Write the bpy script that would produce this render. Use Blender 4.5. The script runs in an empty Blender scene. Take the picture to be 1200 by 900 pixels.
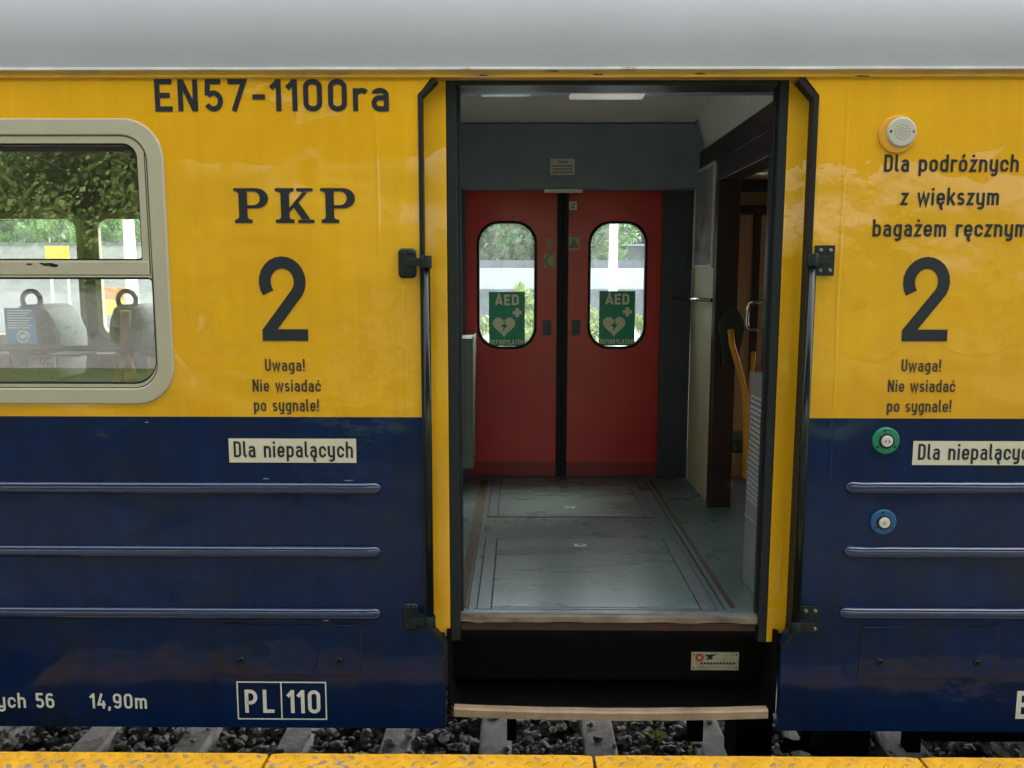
import bpy, bmesh, math, random
from mathutils import Vector, Matrix, noise
random.seed(7)
R = math.radians
C = bpy.context.scene.collection
SC = bpy.context.scene

# ------------------------------------------------------------------ camera, sky, sun, exposure
F = 972.0                                   # focal length in pixels of a 1200 px wide picture
EYE = Vector((0, -3.6, 2.66))
PITCH, YAW, ROLL = R(7.21), R(0.53), 0.001
cam = bpy.data.cameras.new('camera'); camo = bpy.data.objects.new('camera', cam); C.objects.link(camo)
cam.sensor_width = 36; cam.lens = F / 1200 * 36; cam.clip_start = 0.05; cam.clip_end = 2000
ROT = Matrix.Rotation(YAW, 3, 'Z') @ Matrix.Rotation(R(90) - PITCH, 3, 'X') @ Matrix.Rotation(ROLL, 3, 'Z')
camo.matrix_world = Matrix.Translation(EYE) @ ROT.to_4x4()
SC.camera = camo
SUN_EL, SUN_AZ = R(58), R(40)               # azimuth from +Y (behind the train) towards +X
world = bpy.data.worlds.new('World'); SC.world = world; world.use_nodes = True
wn = world.node_tree.nodes; wl_ = world.node_tree.links
sky = wn.new('ShaderNodeTexSky'); sky.sky_type = 'NISHITA'; sky.sun_disc = False
sky.sun_elevation = SUN_EL; sky.sun_rotation = SUN_AZ
sky.air_density = 1.0; sky.dust_density = 6.0; sky.ozone_density = 1.0
hsv = wn.new('ShaderNodeHueSaturation'); hsv.inputs['Saturation'].default_value = 0.32      # milky, thinly overcast sky
wl_.new(sky.outputs[0], hsv.inputs['Color']); wl_.new(hsv.outputs[0], wn['Background'].inputs[0]); wn['Background'].inputs[1].default_value = 0.15
sun = bpy.data.lights.new('sun', 'SUN'); suno = bpy.data.objects.new('sun', sun); C.objects.link(suno)
sun.energy = 1.3; sun.angle = R(24); sun.color = (1, 0.95, 0.86)
sd = Vector((math.sin(SUN_AZ) * math.cos(SUN_EL), math.cos(SUN_AZ) * math.cos(SUN_EL), math.sin(SUN_EL)))
suno.rotation_euler = sd.to_track_quat('Z', 'Y').to_euler(); suno.location = (0, 0, 30)
SC.view_settings.view_transform = 'Standard'; SC.view_settings.look = 'None'
SC.view_settings.exposure = 2.8; SC.view_settings.gamma = 1
SC.cycles.max_bounces = 10; SC.cycles.transparent_max_bounces = 16

# ------------------------------------------------------------------ helpers
def ray(u, v):
    return ROT @ Vector(((u - 600) / F, -(v - 450) / F, -1))
def on(u, v, axis, val):                    # point of the plane axis=val seen at a place of the photo
    d = ray(u, v); i = 'xyz'.index(axis)
    return EYE + d * ((val - EYE[i]) / d[i])
def PY(u, v, y=0.0): return on(u, v, 'y', y)
def PZ(u, v, z): return on(u, v, 'z', z)
def PX(u, v, x): return on(u, v, 'x', x)
def XZ(u, v, y=0.0):
    p = PY(u, v, y); return (p.x, p.z)
def RECT(u0, v0, u1, v1, y=0.0):            # x0, z0, x1, z1
    a = PY(u0, (v0 + v1) / 2, y).x; b = PY(u1, (v0 + v1) / 2, y).x
    t = PY((u0 + u1) / 2, v0, y).z; l = PY((u0 + u1) / 2, v1, y).z
    return a, l, b, t

def wloc(o):
    l = Vector((0, 0, 0))
    while o: l = l + o.location; o = o.parent
    return l

class MB:
    def __init__(s): s.v = []; s.f = []; s.m = []; s.sm = []
    def add(s, pts): 
        n = len(s.v); s.v += [tuple(p) for p in pts]; return n
    def poly(s, pts, mi=0, sm=False):
        n = s.add(pts); s.f.append(tuple(range(n, n + len(pts)))); s.m.append(mi); s.sm.append(sm)
    def box(s, x0, y0, z0, x1, y1, z1, mi=0):
        n = s.add([(x0,y0,z0),(x1,y0,z0),(x1,y1,z0),(x0,y1,z0),(x0,y0,z1),(x1,y0,z1),(x1,y1,z1),(x0,y1,z1)])
        for q in ((0,3,2,1),(4,5,6,7),(0,1,5,4),(1,2,6,5),(2,3,7,6),(3,0,4,7)):
            s.f.append(tuple(n + i for i in q)); s.m.append(mi); s.sm.append(False)
    def hexa(s, p, mi=0):                   # eight corners, order as box
        n = s.add(p)
        for q in ((0,3,2,1),(4,5,6,7),(0,1,5,4),(1,2,6,5),(2,3,7,6),(3,0,4,7)):
            s.f.append(tuple(n + i for i in q)); s.m.append(mi); s.sm.append(False)
    def prism(s, pts, y0, y1, mi=0, back=False):   # outline in x,z ; front at y0, goes to y1
        k = len(pts); a = s.add([(x, y0, z) for x, z in pts]); b = s.add([(x, y1, z) for x, z in pts])
        s.f.append(tuple(range(a, a + k))); s.m.append(mi); s.sm.append(False)
        if back: s.f.append(tuple(range(b + k - 1, b - 1, -1))); s.m.append(mi); s.sm.append(False)
        for i in range(k):
            j = (i + 1) % k
            s.f.append((a + i, b + i, b + j, a + j)); s.m.append(mi); s.sm.append(False)
    def strip(s, A, B, mi=0, sm=False, closed=True):
        k = len(A); a = s.add(A); b = s.add(B)
        for i in range(k if closed else k - 1):
            j = (i + 1) % k
            s.f.append((a + i, a + j, b + j, b + i)); s.m.append(mi); s.sm.append(sm)
    def ring(s, outer, inner, y0, y1, mi=0, bev=0.004):   # frame between two outlines (same count), y0 front
        def off(P, Q, t): return [(p[0] + (q[0]-p[0]) * t, p[1] + (q[1]-p[1]) * t) for p, q in zip(P, Q)]
        w = math.dist(outer[0], inner[0]); t = min(0.3, bev / max(w, 1e-6))
        o2 = off(outer, inner, t); i2 = off(outer, inner, 1 - t)
        L = lambda P, y: [(x, y, z) for x, z in P]
        yb = y0 + (y1 - y0) * min(0.4, abs(bev / (y1 - y0)))
        s.strip(L(outer, y1), L(outer, yb), mi); s.strip(L(outer, yb), L(o2, y0), mi, True)
        s.strip(L(o2, y0), L(i2, y0), mi); s.strip(L(i2, y0), L(inner, yb), mi, True); s.strip(L(inner, yb), L(inner, y1), mi)
    def tube(s, path, r, mi=0, n=12, cap=True):
        P = [Vector(p) for p in path]; rings = []
        up = Vector((0.13, 0.31, 0.94))
        for i, p in enumerate(P):
            if i == 0: t = P[1] - p
            elif i == len(P) - 1: t = p - P[i - 1]
            else: t = (P[i + 1] - p).normalized() + (p - P[i - 1]).normalized()
            t.normalize(); a = t.cross(up)
            if a.length < 0.2: a = t.cross(Vector((1, 0, 0)))
            a.normalize(); b = t.cross(a)
            rr = r[i] if isinstance(r, (list, tuple)) else r
            rings.append([p + (a * math.cos(2*math.pi*k/n) + b * math.sin(2*math.pi*k/n)) * rr for k in range(n)])
        for i in range(len(rings) - 1):
            a = s.add(rings[i]) if i == 0 else prev
            b = s.add(rings[i + 1]); prev = b
            for k in range(n):
                j = (k + 1) % n
                s.f.append((a + k, a + j, b + j, b + k)); s.m.append(mi); s.sm.append(True)
        if cap:
            s.poly(rings[0][::-1], mi); s.poly(rings[-1], mi)
    def disc(s, x, z, r, y0, y1, mi=0, n=32, bev=0.0, ax='y'):
        c = [(x + r * math.cos(2*math.pi*k/n), z + r * math.sin(2*math.pi*k/n)) for k in range(n)]
        if bev:
            c2 = [(x + (r-bev) * math.cos(2*math.pi*k/n), z + (r-bev) * math.sin(2*math.pi*k/n)) for k in range(n)]
            yb = y0 + (bev if y1 > y0 else -bev)
            s.poly([(a, y0, b) for a, b in c2], mi)
            s.strip([(a, yb, b) for a, b in c], [(a, y0, b) for a, b in c2], mi, True)
            s.strip([(a, y1, b) for a, b in c], [(a, yb, b) for a, b in c], mi)
        else: s.prism(c, y0, y1, mi)
    def build(s, name, mats, parent=None, bevel=0.0, **tags):
        if not isinstance(mats, (list, tuple)): mats = [mats]
        xs = [p[0] for p in s.v]; ys = [p[1] for p in s.v]; zs = [p[2] for p in s.v]
        c = Vector(((min(xs)+max(xs))/2, (min(ys)+max(ys))/2, (min(zs)+max(zs))/2))
        if parent is None: c.z = min(zs)
        me = bpy.data.meshes.new(name)
        me.from_pydata([(p[0]-c.x, p[1]-c.y, p[2]-c.z) for p in s.v], [], s.f)
        for m in mats: me.materials.append(m)
        me.polygons.foreach_set('material_index', s.m); me.polygons.foreach_set('use_smooth', s.sm)
        bm = bmesh.new(); bm.from_mesh(me)
        bmesh.ops.remove_doubles(bm, verts=bm.verts, dist=1e-5)
        if not tags.pop('keepn', False): bmesh.ops.recalc_face_normals(bm, faces=bm.faces)
        bm.to_mesh(me); bm.free(); me.update()
        o = bpy.data.objects.new(name, me); C.objects.link(o)
        o.location = c - (wloc(parent) if parent else Vector((0,0,0)))
        if parent: o.parent = parent
        if bevel:
            md = o.modifiers.new('bevel', 'BEVEL'); md.width = bevel; md.segments = 2; md.limit_method = 'ANGLE'
        for k, v in tags.items(): o[k] = v
        return o

def thing(name, loc, label, cat, group=None):
    o = bpy.data.objects.new(name, None); C.objects.link(o); o.location = loc
    o.empty_display_size = 0.2; o['label'] = label; o['category'] = cat
    if group: o['group'] = group
    return o
def empty_part(name, loc, parent):
    o = bpy.data.objects.new(name, None); C.objects.link(o); o.empty_display_size = 0.1
    o.location = Vector(loc) - wloc(parent); o.parent = parent; return o
def copy_tree(o, parent=None):
    c = o.copy(); C.objects.link(c)
    if parent: c.parent = parent
    for ch in list(o.children): copy_tree(ch, c)
    return c

# ------------------------------------------------------------------ materials
def mat(name, col, rough=0.5, metal=0.0, var=0.0, vscale=6.0, bump=0.0, bscale=40.0, col2=None, c2scale=5.0, c2pos=0.6, c2soft=0.1,
        spec=0.5, coat=0.0, emit=0.0, rvar=0.0, stretch=None, trans=0.0, bdist=0.01, coord='Object', wave=0.0, wscale=2.0, streak=0.0, dent=0.0):
    m = bpy.data.materials.new(name); m.use_nodes = True
    N = m.node_tree.nodes; L = m.node_tree.links; b = N['Principled BSDF']
    b.inputs['Roughness'].default_value = rough; b.inputs['Metallic'].default_value = metal
    b.inputs['Specular IOR Level'].default_value = spec
    if coat: b.inputs['Coat Weight'].default_value = coat; b.inputs['Coat Roughness'].default_value = 0.045
    if trans: b.inputs['Transmission Weight'].default_value = trans
    g = N.new('ShaderNodeNewGeometry')
    mp = N.new('ShaderNodeMapping'); L.new(g.outputs['Position'], mp.inputs[0])
    if stretch: mp.inputs['Scale'].default_value = stretch
    def tex(scale, detail=4, rough_=0.55):
        t = N.new('ShaderNodeTexNoise'); t.inputs['Scale'].default_value = scale; t.inputs['Detail'].default_value = detail
        t.inputs['Roughness'].default_value = rough_; L.new(mp.outputs[0], t.inputs['Vector']); return t
    cur = None
    rgb = N.new('ShaderNodeRGB'); rgb.outputs[0].default_value = (*col, 1); cur = rgb.outputs[0]
    if var:
        t = tex(vscale, 6); mr = N.new('ShaderNodeMapRange'); L.new(t.outputs[0], mr.inputs[0])
        mr.inputs[1].default_value = 0.25; mr.inputs[2].default_value = 0.75
        mr.inputs[3].default_value = 1 - var; mr.inputs[4].default_value = 1 + var
        mx = N.new('ShaderNodeVectorMath'); mx.operation = 'SCALE'
        L.new(cur, mx.inputs[0]); L.new(mr.outputs[0], mx.inputs['Scale']); cur = mx.outputs[0]
    if col2:
        t = tex(c2scale, 8, 0.65); cr = N.new('ShaderNodeMapRange'); L.new(t.outputs[0], cr.inputs[0])
        cr.inputs[1].default_value = c2pos - c2soft; cr.inputs[2].default_value = c2pos + c2soft
        mx = N.new('ShaderNodeMix'); mx.data_type = 'RGBA'; L.new(cr.outputs[0], mx.inputs[0])
        L.new(cur, mx.inputs[6]); mx.inputs[7].default_value = (*col2, 1); cur = mx.outputs[2]
    if streak:
        m3 = N.new('ShaderNodeMapping'); m3.inputs['Scale'].default_value = (16, 16, 0.9); L.new(g.outputs['Position'], m3.inputs[0])
        t = N.new('ShaderNodeTexNoise'); t.inputs['Scale'].default_value = 1.0; t.inputs['Detail'].default_value = 7; t.inputs['Roughness'].default_value = 0.6; L.new(m3.outputs[0], t.inputs['Vector'])
        mr = N.new('ShaderNodeMapRange'); L.new(t.outputs[0], mr.inputs[0]); mr.inputs[1].default_value = 0.35; mr.inputs[2].default_value = 0.75
        mr.inputs[3].default_value = 1 + streak * 0.4; mr.inputs[4].default_value = 1 - streak
        mx = N.new('ShaderNodeVectorMath'); mx.operation = 'SCALE'; L.new(cur, mx.inputs[0]); L.new(mr.outputs[0], mx.inputs['Scale']); cur = mx.outputs[0]
    L.new(cur, b.inputs['Base Color'])
    if rvar:
        t = tex(vscale * 0.7, 5); mr = N.new('ShaderNodeMapRange'); L.new(t.outputs[0], mr.inputs[0])
        mr.inputs[1].default_value = 0.3; mr.inputs[2].default_value = 0.7
        mr.inputs[3].default_value = max(0.02, rough - rvar); mr.inputs[4].default_value = min(1, rough + rvar)
        L.new(mr.outputs[0], b.inputs['Roughness'])
    last = None
    if wave:
        t = tex(wscale, 2, 0.4); bp = N.new('ShaderNodeBump'); bp.inputs['Strength'].default_value = 1.0
        bp.inputs['Distance'].default_value = wave; L.new(t.outputs[0], bp.inputs['Height']); last = bp.outputs[0]
    if dent:
        t = tex(5.5, 3, 0.5); t2 = tex(0.9, 1); mk = N.new('ShaderNodeMapRange'); L.new(t2.outputs[0], mk.inputs[0]); mk.inputs[1].default_value = 0.45; mk.inputs[2].default_value = 0.65
        mu = N.new('ShaderNodeMath'); mu.operation = 'MULTIPLY'; L.new(t.outputs[0], mu.inputs[0]); L.new(mk.outputs[0], mu.inputs[1])
        bp = N.new('ShaderNodeBump'); bp.inputs['Strength'].default_value = 1.0; bp.inputs['Distance'].default_value = dent; L.new(mu.outputs[0], bp.inputs['Height'])
        if last: L.new(last, bp.inputs['Normal'])
        last = bp.outputs[0]
    if bump:
        t = tex(bscale, 5); bp = N.new('ShaderNodeBump'); bp.inputs['Strength'].default_value = bump
        bp.inputs['Distance'].default_value = bdist; L.new(t.outputs[0], bp.inputs['Height'])
        if last: L.new(last, bp.inputs['Normal'])
        last = bp.outputs[0]
    if last:
        L.new(last, b.inputs['Normal'])
        if coat: L.new(last, b.inputs['Coat Normal'])
    if emit:
        b.inputs['Emission Color'].default_value = (1, 0.96, 0.88, 1); b.inputs['Emission Strength'].default_value = emit
    return m

def glass(name, tint=(0.9, 0.95, 0.93), ior=1.5, dirt=0.0, gl=1.0):
    m = bpy.data.materials.new(name); m.use_nodes = True
    N = m.node_tree.nodes; L = m.node_tree.links; N.remove(N['Principled BSDF'])
    tr = N.new('ShaderNodeBsdfTransparent'); tr.inputs[0].default_value = (*tint, 1)
    gs = N.new('ShaderNodeBsdfGlossy'); gs.inputs['Roughness'].default_value = 0.01
    lw = N.new('ShaderNodeLayerWeight'); lw.inputs[0].default_value = 0.5
    pw = N.new('ShaderNodeMath'); pw.operation = 'POWER'; L.new(lw.outputs['Facing'], pw.inputs[0]); pw.inputs[1].default_value = 5
    f0 = ((ior - 1) / (ior + 1)) ** 2; fr = N.new('ShaderNodeMath'); fr.operation = 'MULTIPLY_ADD'; L.new(pw.outputs[0], fr.inputs[0]); fr.inputs[1].default_value = 1 - f0; fr.inputs[2].default_value = f0
    mx = N.new('ShaderNodeMixShader'); L.new(fr.outputs[0], mx.inputs[0]); L.new(tr.outputs[0], mx.inputs[1]); L.new(gs.outputs[0], mx.inputs[2])
    out = N['Material Output']
    if dirt:
        df = N.new('ShaderNodeBsdfTranslucent'); df.inputs[0].default_value = (0.72, 0.82, 0.80, 1)
        t = N.new('ShaderNodeTexNoise'); t.inputs['Scale'].default_value = 9; t.inputs['Detail'].default_value = 8
        mr = N.new('ShaderNodeMapRange'); L.new(t.outputs[0], mr.inputs[0]); mr.inputs[1].default_value = 0.3; mr.inputs[2].default_value = 0.8
        mr.inputs[3].default_value = dirt * 0.4; mr.inputs[4].default_value = dirt * 1.6
        m2 = N.new('ShaderNodeMixShader'); L.new(mr.outputs[0], m2.inputs[0]); L.new(mx.outputs[0], m2.inputs[1]); L.new(df.outputs[0], m2.inputs[2])
        L.new(m2.outputs[0], out.inputs[0])
    else: L.new(mx.outputs[0], out.inputs[0])
    return m

M = {}
M['yellow'] = mat('yellow_enamel', (0.74, 0.385, 0.0025), 0.38, var=0.05, vscale=2.2, spec=0.25, wave=0.022, wscale=2.3, coat=0.75, streak=0.06, dent=0.007, col2=(0.68, 0.335, 0.005), c2scale=1.3, c2pos=0.58, c2soft=0.2)
M['blue'] = mat('blue_enamel', (0.0028, 0.0145, 0.056), 0.36, var=0.14, vscale=2.0, spec=0.08, coat=0.42, wave=0.026, wscale=2.2, streak=0.25, dent=0.012, col2=(0.010, 0.014, 0.026), c2scale=2.6, c2pos=0.60, c2soft=0.12)
M['ribblue'] = mat('blue_enamel_rib', (0.0028, 0.0145, 0.056), 0.4, var=0.12, vscale=2.0, spec=0.08, coat=1.0, wave=0.0028, wscale=14, streak=0.2)
M['ribblue'].node_tree.nodes['Principled BSDF'].inputs['Coat IOR'].default_value = 1.75
M['gutter'] = mat('weathered_orange_gutter', (0.62, 0.33, 0.03), 0.4, var=0.12, vscale=8, col2=(0.45, 0.22, 0.08), c2scale=6, c2pos=0.6, stretch=(0.5, 1, 2))
M['roofgrey'] = mat('grey_roof_paint', (0.275, 0.285, 0.28), 0.42, var=0.05, vscale=1.5, col2=(0.245, 0.25, 0.243), c2scale=1.2, c2pos=0.6, c2soft=0.25, streak=0.015, wave=0.003, wscale=2.0)
M['frame'] = mat('beige_window_paint', (0.42, 0.385, 0.27), 0.42, var=0.05, vscale=9, bump=0.1, bscale=60, bdist=0.002)
M['black'] = mat('black_rubber', (0.010, 0.011, 0.013), 0.55, spec=0.25)
M['ink'] = mat('dark_blue_grey_lettering', (0.016, 0.020, 0.027), 0.4, spec=0.3)
M['inkbrown'] = mat('dark_brown_lettering', (0.035, 0.022, 0.018), 0.35)
M['whiteink'] = mat('cream_lettering', (0.66, 0.64, 0.54), 0.45, var=0.06, vscale=20)
M['cream'] = mat('cream_label_enamel', (0.62, 0.575, 0.42), 0.4, var=0.05, vscale=10)
M['darkmetal'] = mat('black_green_metal', (0.006, 0.011, 0.010), 0.22, spec=0.35, var=0.2, vscale=12)
M['bracket'] = mat('dark_green_bracket', (0.006, 0.013, 0.012), 0.38, spec=0.3, bump=0.2, bscale=120, bdist=0.002)
M['bolt'] = mat('worn_bolt', (0.22, 0.20, 0.14), 0.4, metal=0.4)
M['jamb'] = mat('dark_blue_grey_jamb', (0.009, 0.0135, 0.0155), 0.45, var=0.2, vscale=12, spec=0.3)
M['shaft'] = mat('black_step_well', (0.004, 0.004, 0.004), 0.8, spec=0.1)  # near-black base for step well, tread, sill beam and lock holes
M['under'] = mat('dark_underframe', (0.008, 0.008, 0.009), 0.8, spec=0.15, var=0.3, vscale=10)
M['saloonceil'] = mat('brown_saloon_ceiling', (0.085, 0.07, 0.06), 0.5, var=0.1)
M['red'] = mat('red_door_paint', (0.52, 0.016, 0.018), 0.34, var=0.12, vscale=3, spec=0.5, rvar=0.08, wave=0.004, wscale=3)
M['darkred'] = mat('dark_red_kick_plate', (0.22, 0.008, 0.010), 0.4, var=0.15)
M['greenlino'] = mat('grey_green_lino', (0.105, 0.150, 0.140), 0.30, var=0.14, vscale=5, rvar=0.06, spec=0.6, col2=(0.085, 0.12, 0.113), c2scale=30, c2pos=0.62, c2soft=0.2, bump=0.08, bscale=180, bdist=0.002)
M['metalstrip'] = mat('dull_floor_metal', (0.15, 0.175, 0.18), 0.34, metal=0.25, var=0.2, vscale=14)
M['hatchtop'] = mat('worn_hatch_lino', (0.128, 0.178, 0.166), 0.29, var=0.14, vscale=5, rvar=0.06, spec=0.7, col2=(0.105, 0.148, 0.138), c2scale=34, c2pos=0.62, c2soft=0.2, bump=0.08, bscale=180, bdist=0.002, stretch=(0.5, 1.6, 1))
M['brownstrip'] = mat('brown_floor_strip', (0.05, 0.034, 0.012), 0.6, var=0.25, vscale=25)
M['groove'] = mat('dirt_groove', (0.010, 0.011, 0.011), 0.8)
M['wornwood'] = mat('worn_cream_edge', (0.38, 0.28, 0.17), 0.55, var=0.3, vscale=14, col2=(0.20, 0.11, 0.06), c2scale=7, c2pos=0.58, c2soft=0.12)
M['sillwood'] = mat('worn_sill_edge', (0.21, 0.165, 0.11), 0.6, var=0.4, vscale=16, col2=(0.07, 0.04, 0.025), c2scale=8, c2pos=0.54, c2soft=0.14, stretch=(1, 1, 4))
M['rust'] = mat('rusty_edge', (0.045, 0.018, 0.010), 0.75, var=0.4, vscale=18)
M['veiled_panel'] = mat('veiled_slate_panel', (0.20, 0.235, 0.34), 0.45, var=0.15, vscale=4)  # slate base lightened to hold the pale veil over the doorway top
M['post'] = mat('dark_navy_panel', (0.035, 0.042, 0.065), 0.45, var=0.2, vscale=4)
M['ceil'] = mat('grey_cream_ceiling', (0.78, 0.77, 0.73), 0.5, var=0.06)
M['beige'] = mat('beige_wall_laminate', (0.60, 0.57, 0.40), 0.45, var=0.10, vscale=3, stretch=(1, 1, 0.35))
M['mahog'] = mat('dark_mahogany_trim', (0.028, 0.013, 0.013), 0.35, var=0.3, vscale=10, stretch=(1, 1, 0.15))
M['brownwall'] = mat('brown_wood_laminate', (0.52, 0.30, 0.18), 0.4, var=0.18, vscale=6, stretch=(1.5, 1, 0.25))
M['alu'] = mat('aluminium_frame', (0.58, 0.60, 0.58), 0.4, metal=0.15)
M['chrome'] = mat('chrome_tube', (0.55, 0.56, 0.56), 0.15, metal=1.0)
M['heater'] = mat('light_grey_heater', (0.24, 0.26, 0.25), 0.38, metal=0.2, var=0.1)
M['heaterdot'] = mat('heater_perforation', (0.75, 0.78, 0.76), 0.3, metal=0.2)
M['orange'] = mat('orange_seat_frame', (0.80, 0.34, 0.012), 0.35)
M['seatgrey'] = mat('grey_seat_shell', (0.19, 0.20, 0.18), 0.6, var=0.25, vscale=45, bump=0.3, bscale=160, bdist=0.003)
M['seatdark'] = mat('dark_green_seat', (0.016, 0.026, 0.026), 0.5)
M['green'] = mat('green_sign', (0.006, 0.30, 0.16), 0.4)
M['signtxt'] = mat('sign_cream', (0.80, 0.76, 0.62), 0.5)
M['sticker'] = mat('yellowed_sticker', (0.42, 0.37, 0.24), 0.5)
M['stickgrey'] = mat('grey_sticker', (0.58, 0.57, 0.57), 0.5)
M['poster'] = mat('poster_paper', (0.30, 0.32, 0.33), 0.3, col2=(0.22, 0.10, 0.09), c2scale=3, c2pos=0.55, stretch=(1, 1, 2))
M['bluepull'] = mat('dark_blue_pull', (0.012, 0.017, 0.045), 0.4)
M['greenbtn'] = mat('green_button_ring', (0.005, 0.19, 0.10), 0.35)
M['bluebtn'] = mat('blue_button_ring', (0.008, 0.085, 0.22), 0.35)
M['btncap'] = mat('button_cap', (0.60, 0.57, 0.47), 0.35)
M['speaker'] = mat('speaker_beige', (0.47, 0.45, 0.36), 0.45)
M['orangering'] = mat('orange_primer_ring', (0.68, 0.32, 0.012), 0.4)
M['lamp'] = mat('lamp_diffuser', (0.7, 0.68, 0.62), 0.4, emit=0.025)
M['lampoff'] = mat('bluish_diffuser', (0.35, 0.45, 0.50), 0.3)
M['glass'] = glass('window_glass', (0.90, 0.93, 0.91), 2.3, dirt=0.04)
M['glass_far'] = glass('door_glass', (0.86, 0.95, 0.92), 1.5, dirt=0.045)
M['yslab'] = None
M['concrete'] = mat('platform_asphalt', (0.06, 0.06, 0.059), 0.85, var=0.15, vscale=5, bump=0.4, bscale=60)
M['sleeper'] = mat('sleeper_concrete', (0.62, 0.60, 0.57), 0.85, var=0.25, vscale=9, bump=0.6, bscale=40, col2=(0.34, 0.32, 0.30), c2scale=6, c2pos=0.6)
M['stone'] = mat('ballast_stone', (0.34, 0.34, 0.335), 0.5, var=0.7, col2=(0.22, 0.165, 0.12), c2scale=7, c2pos=0.62, c2soft=0.12, vscale=11, bump=0.6, bscale=70, bdist=0.006)
M['steel'] = mat('rail_steel', (0.20, 0.12, 0.08), 0.5, metal=0.5, var=0.3)
M['earth'] = mat('track_bed_earth', (0.035, 0.033, 0.03), 0.95, var=0.4, vscale=7, bump=0.8, bscale=25, bdist=0.03)
M['paving'] = mat('pale_paving', (0.27, 0.285, 0.295), 0.85, var=0.08, vscale=0.8)
M['whitewall'] = mat('white_render_wall', (0.44, 0.455, 0.455), 0.8, var=0.08, vscale=0.8)
M['greywall'] = mat('grey_boards', (0.12, 0.13, 0.14), 0.7, var=0.15, vscale=2)
M['tanwall'] = mat('tan_boards', (0.50, 0.36, 0.22), 0.7)
M['whitepaint'] = mat('white_mast_paint', (0.80, 0.80, 0.78), 0.4)
M['ysign'] = mat('yellow_board', (0.78, 0.48, 0.03), 0.4)
M['osign'] = mat('orange_band', (0.75, 0.20, 0.05), 0.4)
M['grass'] = mat('grass_ground', (0.07, 0.10, 0.03), 0.95, var=0.4, vscale=3)
M['bark'] = mat('bark', (0.10, 0.075, 0.05), 0.9, var=0.3, vscale=15, bump=0.6)
M['shelterbrown'] = mat('brown_fascia', (0.12, 0.075, 0.05), 0.6, var=0.15)
M['bluecard'] = mat('blue_notice', (0.015, 0.17, 0.33), 0.45)
M['pinkbag'] = mat('pale_pink_cloth', (0.50, 0.33, 0.28), 0.7, var=0.15, vscale=14)
def leafmat(name, col):
    m = mat(name, col, 0.55, var=0.45, vscale=1.3, spec=0.3)
    N = m.node_tree.nodes; L = m.node_tree.links; b = N['Principled BSDF']
    t = N.new('ShaderNodeBsdfTranslucent'); src = b.inputs['Base Color'].links[0].from_socket
    L.new(src, t.inputs[0]); mx = N.new('ShaderNodeMixShader'); mx.inputs[0].default_value = 0.45
    L.new(b.outputs[0], mx.inputs[1]); L.new(t.outputs[0], mx.inputs[2]); L.new(mx.outputs[0], N['Material Output'].inputs[0])
    return m
M['leafA'] = leafmat('leaf_mid_green', (0.15, 0.29, 0.09))
M['leafB'] = leafmat('leaf_dark_green', (0.10, 0.20, 0.075))
M['leafC'] = leafmat('leaf_yellow_green', (0.16, 0.22, 0.04))
M['leafP'] = leafmat('leaf_platform_green', (0.26, 0.36, 0.12))
M['weed'] = leafmat('weed_bright_green', (0.66, 0.78, 0.08))

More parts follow.
